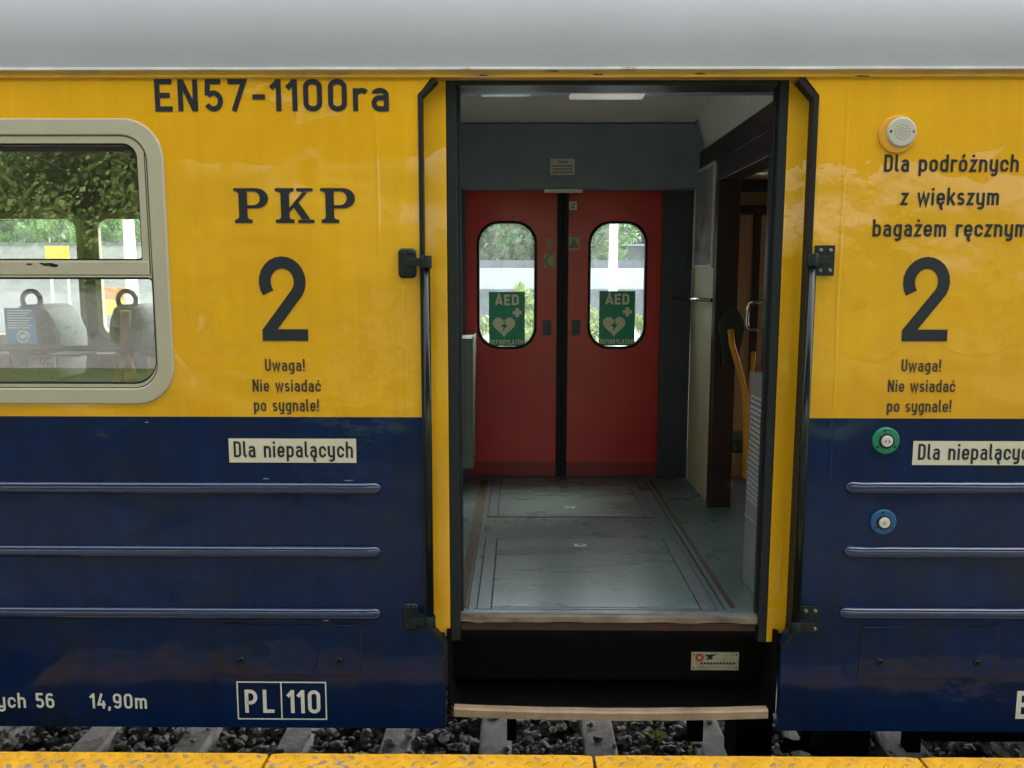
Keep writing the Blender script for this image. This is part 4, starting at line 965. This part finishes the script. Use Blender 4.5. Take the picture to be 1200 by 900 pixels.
# left heater near the far door
YH = 2.30; xh = PY(553.5, 470, YH).x; zht = PY(548, 397, YH).z; zhb = PY(548, 549, YH).z
k = MB(); k.box(XVL + .002, YH, zhb, xh, YD - 0.05, zht); k.box(xh, YH + 0.004, zhb + .01, xh + 0.006, YD - 0.05, zht + .012)
for i in range(40): k.box(xh - 0.052, YH - 0.002, zhb + 0.06 + i * 0.021, xh - 0.046, YH, zhb + 0.068 + i * 0.021, 1)
k.build('heater_cover', [mat('dull_green_heater', (0.13, 0.155, 0.14), 0.45, var=0.1), M['groove']], car, bevel=0.003)
k = MB(); k.box(XVL - 0.10, 0.20, ZF - 0.01, XVL, WY, 3.8); k.build('partition_wall', M['beige'], car)

# ---- shell of the two saloons
def saloon(x0, x1, wins, wallmat):
    k = MB(); holes = [rrect(*RECT(*w, WY), 0.09) for w in wins]
    fill_holes(k, [(x0, ZF - 0.06), (x0, 3.50), (x1, 3.50), (x1, ZF - 0.06)], holes, WY, 0, 0.05)
    w_ = k.build('inner_wall', wallmat, car)
    for h_ in holes:
        g = MB(); g.ring(h_, shrink(h_, 0.045), WY - 0.012, WY + 0.03, 0, 0.005); g.build('window_surround', M['frame'], w_)
        g = MB(); g.poly([(x, WY + 0.02, z) for x, z in shrink(h_, 0.04)]); g.build('pane', M['glass_far'], w_)
    k = MB(); pr = [(0.04, ZT), (0.35, ZT + 0.18), (1.43, ZT + .22), (2.5, ZT + 0.18), (WY + 0.02, 3.48)]
    k.strip([(x0, y, z) for y, z in pr], [(x1, y, z) for y, z in pr], 0, True, False); k.build('saloon_ceiling', M['saloonceil'], car)
    k = MB(); k.box(x0, 0.04, ZF - 0.06, x1, WY, ZF - 0.005); k.build('saloon_floor', M['greenlino'], car)
saloon(XL, XVL - 0.101, [(-330, 250, -126, 398), (-112, 250, 99, 398), (112, 250, 316, 398)], mat('saloon_grey_laminate', (0.16, 0.165, 0.16), 0.45, var=0.1))
saloon(XW + TH, XR, [(1030, 250, 1240, 398), (1254, 250, 1464, 398), (1478, 250, 1688, 398)], M['brownwall'])
for x in (XL, XR - 0.02):
    k = MB(); k.box(x, 0.0, ZF - .06, x + 0.02, 2.86, 3.9); k.build('end_wall', M['ceil'], car)
k = MB(); zr = 3.45                                   # outer sheet of the far side under and over the windows
k.box(XL, WY + 0.055, ZB, XR, WY + 0.07, ZF); k.box(XL, WY + 0.055, 3.50, XR, WY + 0.07, 3.62); k.build('far_side_sheet', M['yellow'], car)
# lining of the near wall inside, rack bars and shelf of the right saloon's far wall
for x0, x1 in ((XW + TH, XR),):
    k = MB(); k.box(x0, 0.045, ZF - 0.06, x1, 0.06, 3.5); k.build('inner_lining', M['brownwall'], car)
for v0, v1, m in ((196, 200, 'alu'), (211, 223, 'mahog'), (241, 250, 'mahog')):
    z1_ = PY(875, v0, 2.7).z; z0_ = PY(875, v1, 2.7).z; k = MB(); k.box(XW + TH, 2.66, z0_, XR, 2.84, z1_); k.build('rack_rail', M[m], car)
xk = PY(884, 300, 2.8).x
k = MB(); k.box(xk, 2.82, ZF, xk + 0.05, WY, PY(884, 250, 2.8).z); k.build('wall_batten', M['mahog'], car)
# ---- seats: back-to-back pairs, seen end-on
def seat(uc, ytop, yc, shell, legs, prof, loop=True, depth=0.40, frame=True):
    """prof: (half width px, row) from the top down, at depth yc"""
    y0 = yc - depth / 2; c = PY(uc, 380, y0).x
    pts = [((PY(uc + hw, v, y0).x - c), PY(uc, v, y0).z) for hw, v in prof]
    out = [(c + a, b) for a, b in pts] + [(c - a, b) for a, b in pts[::-1]]
    s = empty_part('seat', (c, yc, ZF), car)
    k = MB(); n0 = k.add([(x, y0, z) for x, z in out]); n1 = k.add([(x, y0 + depth, z) for x, z in out]); q = len(out)
    k.f += [tuple(range(n0, n0 + q)), tuple(range(n1 + q - 1, n1 - 1, -1))]; k.m += [0, 0]; k.sm += [False, False]
    for i in range(q):
        j = (i + 1) % q; k.f.append((n0 + i, n1 + i, n1 + j, n0 + j)); k.m.append(0); k.sm.append(True)
    k.build('backrest', shell, s, bevel=0.025)
    zt = pts[0][1]; hw = pts[-1][0]
    if loop:
        for dy in (0.03,):
            k = MB(); r = 0.062
            k.tube([(c + r*math.cos(R(a)), y0 + dy, zt + 0.03 + r*math.sin(R(a))) for a in range(-40, 221, 20)], 0.017); k.build('grab_loop', shell, s)
    for sd_ in ((-1, 1) if uc < 800 else (1,)):
        k = MB(); xa, xb = sorted((c + sd_ * (hw - 0.03), c + sd_ * (hw + 0.40))); k.box(xa, y0, ZF + .38, xb, y0 + depth, ZF + .47); k.build('cushion', shell, s, bevel=0.03)
    if frame:
        for sd_ in (-1, 1):
            k = MB()
            for yy in (y0 + 0.02, y0 + depth - 0.02):
                k.tube([(c + sd_*.012, yy - .012, zt - .05), (c + sd_*0.012, yy - .012, ZF + .62), (c + sd_*0.05, yy - .012, ZF + .52), (c + sd_*.17, yy - .012, ZF + 0.01)], 0.024)
            k.build('tube_leg', legs, s)
    return s
bell = [(10, 357), (17, 363), (25, 375), (31, 388), (33, 400), (33, 420), (30, 446)]
sa = seat(36, 0, 2.25, M['seatgrey'], M['seatgrey'], bell, frame=False)
sb = seat(148, 0, 2.25, M['seatgrey'], M['orange'], [(9, 357), (15, 363), (20, 375), (23, 388), (22, 400), (20, 412), (14, 420)])
for pts, r_ in (([(147, 364), (147, 420)], .034), ([(146.5, 416), (134, 452)], .024), ([(147.5, 416), (160, 452)], .024)):
    k = MB(); k.tube([PY(u, v, 1.98) for u, v in pts], r_); k.build('tube_leg', M['orange'], sb)
seat(-190, 0, 2.25, M['seatgrey'], M['orange'], bell); seat(-80, 0, 2.25, M['seatgrey'], M['orange'], bell)
seat(858, 0, 2.1, M['seatdark'], M['orange'], [(2, 358), (9, 366), (14, 376), (15, 385), (13, 396), (9, 410), (8, 430)], loop=False, frame=False)
k = MB(); tr = lambda pts, y: [PY(u, v, y) for u, v in pts]
k.tube(tr([(856, 386), (858, 404), (866, 432), (873, 460), (874, 500), (873, 560)], 1.86), [.020, .020, .022, .022, .02, .02], 0, 12); k.tube(tr([(883, 412), (882, 430), (877, 470), (876, 560)], 1.98), 0.016)
k.build('seat_frame', M['orange'], car)
# notice, wall rail, low wall band with a small card
x0, z0, x1, z1 = RECT(6, 361, 42, 403, 0.018); W = x1 - x0; H = z1 - z0; k = MB()
k.prism([(x0, z0), (x1, z0), (x1, z1), (x0, z1)], 0.018, 0.020, 0, True)
for i in range(8): k.poly([(x0 + W*.1, 0.0172, z0 + H*(.94 - i*.068)), (x0 + W*(.9 - .08*(i % 3)), 0.0172, z0 + H*(.94 - i*.068)), (x0 + W*(.9 - .08*(i % 3)), 0.0172, z0 + H*(.915 - i*.068)), (x0 + W*.1, 0.0172, z0 + H*(.915 - i*.068))], 1)
cx_, cz_ = x0 + W*.56, z0 + H*.2
k.ring([(cx_ + W*.2*math.cos(R(a)), cz_ + W*.2*math.sin(R(a))) for a in range(0, 360, 15)], [(cx_ + W*.165*math.cos(R(a)), cz_ + W*.165*math.sin(R(a))) for a in range(0, 360, 15)], 0.0165, 0.0175, 1, 0.0005)
k.disc(cx_ - W*.03, cz_, W*.07, 0.0165, 0.0175, 1, 14); k.disc(cx_ + W*.05, cz_ + W*.03, W*.06, 0.0160, 0.0175, 1, 14)
k.build('notice_sticker', [M['bluecard'], M['whiteink']], wframe)
p = PY(100, 408.5, 1.7)
k = MB(); k.tube([(XL + .05, 1.72, p.z), (XVL - .12, 1.72, p.z)], 0.02); k.build('wall_rail', M['heater'], car)
k = MB(); za = PY(100, 414, 2.72).z; zb_ = PY(100, 432, 2.72).z
k.box(XL, 2.70, zb_, XVL - .12, 2.855, za); lb = k.build('low_wall_band', mat('brown_band', (0.065, 0.045, 0.032), 0.7, var=0.6, vscale=16), car)
x0, z0, x1, z1 = RECT(33, 416, 64, 431, 2.035); k = MB(); k.prism([(x0, z0), (x1, z0), (x1, z1), (x0, z1)], 2.035, 2.049, 0, True)
put_text(k, 'NGS', x0 + (x1-x0)*.2, z0 + (z1-z0)*.25, x0 + (x1-x0)*.85, (z1-z0)*.5, front(2.034), 0.24, 1); k.build('small_card', [M['cream'], mat('red_print', (0.5, 0.02, 0.03), 0.5)], sa)
k = MB(); x0, z0, x1, z1 = RECT(61, 414, 98, 417, 1.6); k.box(x0, 1.55, z0, x1, 1.75, z1); k.build('fold_table', M['cream'], car)

# ---- equipment hung under the floor
def hang(u0, u1, ztop_, zbot, y0, y1, name='equipment_box'):
    xa, xb = PY(u0, 868, y0).x, PY(u1, 868, y0).x; k = MB()
    k.box(xa, y0, zbot, xb, y1, ztop_); w = (xb - xa)
    if w > 0.3:
        k.box(xa + .03, y0 - 0.012, zbot + .06, xb - .03, y0 - .0005, ztop_ - .06)
        for f_ in (.15, .5, .85): k.box(xa + w*f_ - .02, y0 - .03, zbot + .1, xa + w*f_ + .02, y0 - .0125, zbot + .16)
    k.build(name, M['under'], car, bevel=0.006)
k = MB(); k.box(XL, 0.05, ZF - .16, xw0 - .01, 2.84, ZF - .07); k.box(xw1 + .01, 0.05, ZF - .16, XR, 2.84, ZF - .07); k.box(xw0 - .01, 0.34, ZF - .16, xw1 + .01, 2.84, ZF - .07); k.build('underframe', M['under'], car)
hang(594, 605, ZF - .165, -0.05, 1.0, 1.08, 'hanger'); hang(806, 824, ZF - .165, -0.05, 1.0, 1.06, 'hanger'); hang(862, 905, ZF - .165, -0.08, .75, 1.0)
hang(968, 1020, ZF - .165, -0.08, 0.7, 1.2); hang(1063, 1080, ZF - .165, -0.05, .9, .98, 'hanger'); hang(1084, 1400, ZF - .165, 0.02, 0.9, 1.8)
k = MB(); a = PY(915, 876, .8); b = PY(942, 858, .8); c_2 = PY(955, 850, .8); k.tube([(a.x, .8, a.z), (b.x, .8, a.z + .02), (c_2.x, .8, c_2.z + .1)], 0.03); k.tube([(b.x - .1, .82, a.z + .03), (b.x + .25, .82, a.z - .1)], 0.02); k.build('pipe', M['under'], car)

# ================================================================== PLATFORM, TRACK, GROUND
def struct(mb, name, m, kind='structure', **kw): return mb.build(name, m, None, kind=kind, **kw)
ZPL = PY(600, 881, -0.30).z
YP = -0.30
k = MB(); k.box(-40, -9, -0.6, 40, YP - 0.32, ZPL - 0.004); k.box(-40, YP - 0.32, -0.6, 40, YP - 0.06, ZPL - 0.12); struct(k, 'platform', M['concrete'])
k = MB(); k.poly([(-400, -400, -0.62), (400, -400, -0.62), (400, 400, -0.62), (-400, 400, -0.62)]); struct(k, 'ground', M['earth'])
k = MB(); k.box(-40, -0.38, -0.61, 40, 6.4, -0.26); struct(k, 'track_bed', M['earth'])
k = MB(); k.box(-40, -60, -0.61, 40, -9.01, 0.70); struct(k, 'grass', M['grass'])
joints = [PY(u, 886, YP - .02).x for u in (-62, 316.5, 695.5, 1077)]
pitch = (joints[3] - joints[0]) / 3; xs_ = [joints[0] + pitch * i for i in range(-2, 6)]; xs_[2:6] = joints
names = ['yellow tread slab beyond the left end of the picture', 'yellow tread slab far out of the left side', 'yellow worn tread slab at the bottom left corner of the platform edge', 'yellow worn tread slab below the PL 110 mark, second from the left', 'yellow worn tread slab in front of the weed and doorway, third from the left', 'yellow worn tread slab at the bottom right corner of the platform edge', 'x']
for i in range(2, 6):
    a, b = xs_[i] + 0.007, xs_[i + 1] - 0.007
    k = MB(); c = 0.022
    prof2 = [(YP - 0.32, ZPL), (YP - c, ZPL), (YP - 0.004, ZPL - c * 0.6), (YP, ZPL - c * 1.4), (YP, ZPL - .115), (YP - .32, ZPL - .115)]
    n_ = 24; rows = []
    for j in range(n_ + 1):
        x = a + (b - a) * j / n_; e = 0.010 if j in (0, n_) else 0
        x = x; rows.append([(x, y - (0.012 if j in (0, n_) and q in (2, 3) else 0) + (0.0025 * noise.noise(Vector((x * 9, q, 2))) if q in (1, 2, 3) else 0), z - (0.004 if j in (0, n_) and q in (1, 2) else 0)) for q, (y, z) in enumerate(prof2)])
    for j in range(n_): k.strip(rows[j], rows[j + 1])
    k.poly(rows[0]); k.poly(rows[-1][::-1])
    k.build('platform_edge_slab', M['yslab'], None, label=names[i], category='paving slab', group='yellow slabs along the platform edge')

# sleepers
ZS = -0.165
us = [-14, 107, 226, 345, 465, 581, 704, 834, 950, 1062, 1180]
slabels = ['pale concrete sleeper cut by the left edge of the picture', 'concrete sleeper under the 14,90m mark', 'concrete sleeper left of the PL 110 frame, under the blue side', 'concrete sleeper right below the PL 110 frame', 'concrete sleeper under the blue corner just left of the doorway', 'concrete sleeper under the left end of the step', 'wide concrete sleeper under the middle of the step, left of the weed',
           'concrete sleeper under the right end of the step, right of the weed', 'pale concrete sleeper beside the pipe, right of the doorway', 'concrete sleeper between the two dark equipment boxes on the right', 'concrete sleeper in the dark at the right edge of the picture']
k = MB(); prof3 = [(-.11, -0.26), (-.095, ZS - .02), (-.08, ZS), (.08, ZS), (.095, ZS - .02), (.11, -0.26)]
proto = None
for u, lb_ in zip(us, slabels):
    X = PZ(u, 868, ZS).x
    if proto is None:
        for ya, yb_ in ((0.1, 2.75),):
            A = [(X + a, ya, z) for a, z in prof3]; B = [(X + a, yb_, z) for a, z in prof3]
            k.strip(A, B, 0, False, False); k.poly(A); k.poly(B[::-1])
        o = k.build('railway_sleeper', M['sleeper'], None, bevel=0.008); proto = o; X0 = X; base = o.location.x
    else:
        o = proto.copy(); C.objects.link(o); o.location.x = base + X - X0
    o['label'] = lb_; o['category'] = 'sleeper'; o['group'] = 'concrete sleepers under the train'
for y, lb_ in ((0.69, 'rusty steel rail under the near side of the train'), (2.19, 'rusty steel rail under the far side of the train')):
    k = MB(); pr_ = [(-.07, -.160), (-.07, -.15), (-.01, -.125), (-.01, -.05), (-.036, -.035), (-.036, -.004), (-.03, 0), (.03, 0), (.036, -.004), (.036, -.035), (.01, -.05), (.01, -.125), (.07, -.15), (.07, -.160)]
    A = [(-40, y + a, z) for a, z in pr_]; B = [(40, y + a, z) for a, z in pr_]; k.strip(A, B); k.poly(A); k.poly(B[::-1])
    k.build('rail', M['steel'], None, label=lb_, category='rail', group='rails of the track')
# ballast: crushed stones
rng = random.Random(3); k = MB()
shapes = []
bmx = bmesh.new(); bmesh.ops.create_icosphere(bmx, subdivisions=1, radius=1); icv = [v.co.copy() for v in bmx.verts]; icf = [tuple(v.index for v in f.verts) for f in bmx.faces]; bmx.free()
for i in range(24): shapes.append([v * (0.55 + 0.75 * rng.random()) for v in icv])
sx_ = [PZ(u, 868, ZS).x for u in us]
for i in range(9500):
    x = rng.uniform(-4.0, 3.6); y = rng.uniform(0.15, 2.55)
    dmin = min(abs(x - q) for q in sx_)
    r = 0.015 + 0.024 * rng.random() ** 1.6
    if dmin < 0.11: 
        if rng.random() < 0.94: continue
        z = ZS + r * .5
    else: z = -0.255 + rng.uniform(-0.01, 0.075)
    e = Matrix.Rotation(rng.uniform(0, 6.28), 3, 'Z') @ Matrix.Rotation(rng.uniform(-.6, .6), 3, 'X')
    sc = Vector((r * rng.uniform(.9, 1.5), r * rng.uniform(.8, 1.2), r * rng.uniform(.55, .9)))
    n0 = k.add([Vector((x, y, z)) + e @ Vector((v.x*sc.x, v.y*sc.y, v.z*sc.z)) for v in rng.choice(shapes)])
    for f in icf: k.f.append(tuple(n0 + j for j in f)); k.m.append(0); k.sm.append(False)
struct(k, 'ballast', M['stone'], 'stuff')
# weeds in the ballast
def weed(u, v, n_, r, lab):
    p = PZ(u, v, ZS); k = MB(); rg = random.Random(u)
    root = thing('weed', (p.x, p.y, -0.2), lab, 'weed')
    st = MB(); 
    for i in range(n_):
        a = rg.uniform(0, 6.28); t = rg.uniform(.3, 1); q = Vector((p.x + r*t*math.cos(a), p.y + r*t*math.sin(a)*.6, -0.2 + r*(1.5 - t*.6) + rg.uniform(0, r*.5)))
        st.tube([(p.x, p.y, -0.21), ((p.x+q.x)/2, (p.y+q.y)/2, q.z*.5 - .085), q], 0.0025, 0, 6, False)
        for j in range(3):
            b = a + rg.uniform(-1.2, 1.2); d = Vector((math.cos(b), math.sin(b), rg.uniform(-.1, .5))) * r * .55; s_ = Vector((-math.sin(b), math.cos(b), 0)) * r * .2
            k.poly([q, q + d*.5 + s_, q + d, q + d*.5 - s_], 0)
    st.build('stem', M['leafC'], root); k.build('leaf_cluster', M['weed'], root)
weed(766, 874, 14, 0.075, 'yellow green weed growing in the ballast below the step')
weed(803, 880, 5, 0.04, 'tiny green seedling in the ballast right of the bigger weed')

# ================================================================== BEYOND THE TRAIN
k = MB(); k.box(-60, 6.5, -0.61, 60, 70, 0.55); struct(k, 'paved_yard', M['paving'])
DW = 34.0
def far_box(u0, u1, v0, v1, y, th, mi=0, mb=None, zb=None):
    b = mb or MB(); x0 = PY(u0, v0, y).x; x1 = PY(u1, v0, y).x; z1 = PY(640, v0, y).z; z0 = PY(640, v1, y).z if zb is None else zb
    b.box(x0, y, z0, x1, y + th, z1, mi); return b
b = far_box(-900, 1400, 314, 339, DW, .4); b.build('boundary_wall', M['whitewall'], None, label='long pale wall beyond the train, under a grey board fence', category='wall')
b = far_box(-900, 1400, 339, 345, DW - .1, .5); far_box(-900, 1400, 345, 350, DW - .05, .4, 0, b, 0.55); b.build('retaining_kerb', M['greywall'], None, label='grey kerb along the foot of the pale wall', category='kerb')
b = far_box(-900, 1400, 305, 313.8, DW + .1, .1)
for i in range(40):
    u = -900 + i * 57; far_box(u, u + 3, 303, 313.8, DW + .05, .05, 0, b)
b.build('board_fence', M['greywall'], None, label='low grey board fence on top of the pale wall', category='fence')
b = far_box(728, 900, 288, 304, DW + 6, 5, 0, None, 0.55); o = b.build('grey_shed', M['greywall'], None, label='dark grey shed behind the fence, right of the white mast', category='shed')
b = far_box(724, 905, 286, 288, DW + 5.7, 5.6); b.build('roof', M['whitewall'], o)
# white mast
p = PY(718, 335, 22); q = PY(718.5, 200, 22)
k = MB(); k.tube([(p.x, 22, 0.55), (p.x, 22, 3.2), (p.x + .02, 22, 9.5)], [.15, .135, .10], 0, 20); m_ = k.build('white_mast', M['whitepaint'], None, label='white mast seen through the right pane of the red door', category='mast')
k = MB(); k.box(p.x - .22, 21.78, .55, p.x + .22, 22.22, .60); k.build('base_plate', M['alu'], m_)
p = PY(152, 290, 20)
k = MB(); k.tube([(p.x, 20, 0.55), (p.x, 20, 3.0), (p.x, 20, 9)], [.17, .16, .11], 0, 20); m_ = k.build('white_mast', M['whitepaint'], None, label='white mast seen through the saloon window on the left', category='mast')
k = MB(); k.box(p.x - .24, 19.76, .55, p.x + .24, 20.24, .60); k.build('base_plate', M['alu'], m_)
def board(u0, u1, v0, v1, y, m, lab, band=None):
    x0, z0, x1, z1 = RECT(u0, v0, u1, v1, y); k = MB(); k.box(x0, y, z0, x1, y + .05, z1)
    o = k.build('sign_board', M[m], None, label=lab, category='sign'); k = MB()
    for x in (x0 + .1, x1 - .1): k.box(x - .03, y + .0505, .55, x + .03, y + .11, z1 - .05)
    k.build('post', M['alu'], o)
    if band: k = MB(); k.box(x0 - .004, y - .01, z1 - band, x1 + .004, y - .0005, z1 + .003); k.build('header_band', M['osign'], o)
board(52, 103, 258, 265.5, 30, 'tanwall', 'tan board at the hedge seen through the upper saloon pane')
board(53, 80, 288, 306, 24, 'ysign', 'plain yellow board seen through the upper saloon pane')
board(113, 146, 337, 369, 14, 'ysign', 'yellow board with an orange header seen through the lower saloon pane', .25)
board(160, 183, 378, 398, 11, 'ysign', 'small yellow board with an orange top near the window corner', .12)
# trees
def tree(name, loc, h, w, m, lab, group, nclump=26, nleaf=90, ls=0.16, sd_=1, cat='tree', trunk=True):
    rg = random.Random(sd_); root = thing(name, loc, lab, cat, group); X, Y, Z = loc
    cl = []
    if trunk:
        t = MB(); th_ = h * .45
        t.tube([(X, Y, Z), (X + .1, Y, Z + th_ * .5), (X - .05, Y + .1, Z + th_), (X, Y, Z + h * .8)], [h*.022, h*.017, h*.013, h*.004], 0, 10)
        for i in range(7):
            a = rg.uniform(0, 6.28); z = rg.uniform(.3, .65) * h
            t.tube([(X, Y, Z + z), (X + w*.2*math.cos(a), Y + w*.2*math.sin(a), Z + z + h*.10), (X + w*.4*math.cos(a), Y + w*.4*math.sin(a), Z + z + h*.16)], [h*.009, h*.006, h*.002], 0, 7)
        t.build('trunk', M['bark'], root)
    k = MB()
    for i in range(nclump):
        a = rg.uniform(0, 6.28); zf = rg.uniform(.18 if trunk else .05, 1); rad = w * .5 * math.sin(min(1, .25 + zf * .9) * math.pi * .93) ** .6 * rg.uniform(.35, 1)
        c = Vector((X + rad*math.cos(a), Y + rad*math.sin(a), Z + zf*h*.95)); cr = w * rg.uniform(.10, .2)
        for j in range(nleaf):
            d = Vector((rg.gauss(0, 1), rg.gauss(0, 1), rg.gauss(0, .7))).normalized() * cr * rg.random() ** .35
            p = c + d; n = Vector((rg.gauss(0, 1), rg.gauss(0, 1), rg.gauss(.5, 1))).normalized(); a1 = n.orthogonal().normalized(); a2 = n.cross(a1); s_ = ls * rg.uniform(.35, 1.7)
            k.poly([p - a1*s_, p + a2*s_*.55, p + a1*s_, p - a2*s_*.55], 0 if rg.random() < .8 else 1)
    k.build('crown', [M[m], M['leafC']], root); return root
tl = 'leafy tree behind the pale wall, one of a green row'
protoT = [tree('leafy_tree', (-3, DW + 4, .0), 13, 8, 'leafA', tl, 'trees behind the pale wall', sd_=1, nclump=80, nleaf=260, ls=.13), tree('leafy_tree', (2.5, DW + 3, .0), 12, 7, 'leafB', tl, 'trees behind the pale wall', sd_=2, nclump=80, nleaf=260, ls=.13)]
for i, (x, y) in enumerate(((-8, 5), (-13, 3.6), (-18, 5), (-23, 4), (-28, 5), (-33, 4), (7.5, 13), (11.5, 12), (-5, 8), (-15, 8), (-25, 9), (0.5, 8), (16, 12))):
    c = copy_tree(protoT[i % 2]); c.location = (x, DW + y, 0); c.rotation_euler.z = i * 1.7; c.scale = (1, 1, .85 + .3 * ((i * 37) % 10) / 10)
# weeds and bushes growing in the yard, in front of the wall
bl_ = 'light green bush in the paved yard beyond the red door'
pb = None
for i, (u, v, y, s_) in enumerate(((618, 362, 14, 1.0), (623, 385, 11, .8), (566, 392, 9.5, .45), (694, 380, 12, .8), (699, 398, 10, .8), (751, 390, 9.5, .35), (611, 345, 16, .7), (680, 360, 14, .7), (634, 350, 18, 1.0))):
    p = PY(u, v, y)
    if pb is None: pb = tree('bush', (p.x, p.y, .55), 1.7, 1.2, 'leafC', bl_, 'bushes in the yard beyond the door', nclump=16, nleaf=50, ls=.06, sd_=9, cat='bush', trunk=False); c = pb
    else: c = copy_tree(pb); c.location = (p.x, p.y, .55); c.rotation_euler.z = i
    c.scale = (s_, s_, (p.z - .25) / 1.7 if p.z > .8 else .4)
hb_ = 'hedge bush in the row beyond the saloon window'
b = far_box(-700, 196, 288, 340, 25.5, .3, 0, None, 0.55); o = b.build('platform_wall', mat('pale_pink_render', (0.36, 0.34, 0.31), 0.85, var=0.12, vscale=1.2), None, label='pale low wall with a grey coping beyond the saloon window', category='wall')
b = far_box(-700, 196, 284.5, 288, 25.4, .5); b.build('coping', M['greywall'], o)
c0 = None
for i in range(9):
    p = PY(-60 + i * 32, 283, 28)
    if c0 is None: c0 = tree('hedge_bush', (p.x, 28, .55), 2.7, 2.2, 'leafA', hb_, 'hedge beyond the saloon window', nclump=20, nleaf=70, ls=.1, sd_=5, cat='bush', trunk=False)
    else: c = copy_tree(c0); c.location = (p.x, 28 + (i % 3) * .7, .55); c.rotation_euler.z = i * 2.1; c.scale = (1, 1, 1.55 + .2 * (i % 3))

# ================================================================== BEHIND THE CAMERA (seen as reflections)
tb = 'green tree behind the platform, reflected in the saloon window'
pt = [tree('platform_tree', (-4, -17, .7), 6.2, 5.5, 'leafP', tb, 'trees reflected in the window', nclump=60, nleaf=260, ls=.065, sd_=11), tree('platform_tree', (-9, -18, .7), 6.5, 5.5, 'leafP', tb, 'trees reflected in the window', nclump=60, nleaf=260, ls=.065, sd_=12)]
for i, (x, y) in enumerate(((-13, -17.5), (-17.5, -18.5), (-22, -17), (0.5, -18.5), (5, -17.5), (10, -18.5), (15, -17), (20, -18), (-27, -18), (26, -18), (-7, -21), (-15, -21), (-11, -19.5), (-10, -16.8), (-12.5, -21.5), (-14.5, -16.5), (-8, -16.5), (3, -21), (12, -21))):
    c = copy_tree(pt[i % 2]); c.location = (x, y, .7); c.rotation_euler.z = i * 1.3; c.scale = (1, 1, (1.12 if x < -8.6 else .5) + .15 * ((i * 7) % 5) / 5)

k = MB(); k.box(-22, -14.8, .70, -7.4, -14.5, 2.45); o = k.build('haze_wall', mat('grey_render', (0.46, 0.46, 0.45), 0.85, var=0.25, vscale=1.5), None, label='long pale wall added behind the platform to mirror a haze into the lower saloon pane', category='wall')  # wall added out of view; its reflection hazes the lower pane
k = MB(); k.box(-22.02, -14.86, 2.4501, -7.36, -14.44, 2.53); k.build('coping', M['greywall'], o)

# canopy added unseen over the camera to shape the reflections on the side
cn = thing('added_canopy', (0, -6, ZPL), 'brown edged canopy added unseen above the camera to shape the reflections, mirrored along the top of the saloon window', 'canopy')
k = MB(); k.box(-24, -9.0, 4.95, 24, -2.3, 5.10); k.build('roof', mat('canopy_underside', (0.10, 0.085, 0.075), 0.7, var=0.15), cn)
k = MB(); k.box(-24, -9.12, 4.55, 24, -9.001, 5.12); k.build('fascia', M['shelterbrown'], cn)
k = MB(); k.box(-24, -2.299, 4.80, 24, -2.2, 5.12); k.build('fascia', M['shelterbrown'], cn)
for x in (-21, -15, -9.3, 8.4, 14.5, 20.5):
    k = MB(); k.tube([(x, -6.2, ZPL), (x, -6.2, 4.95)], .09, 0, 16); k.build('post', M['shelterbrown'], cn)
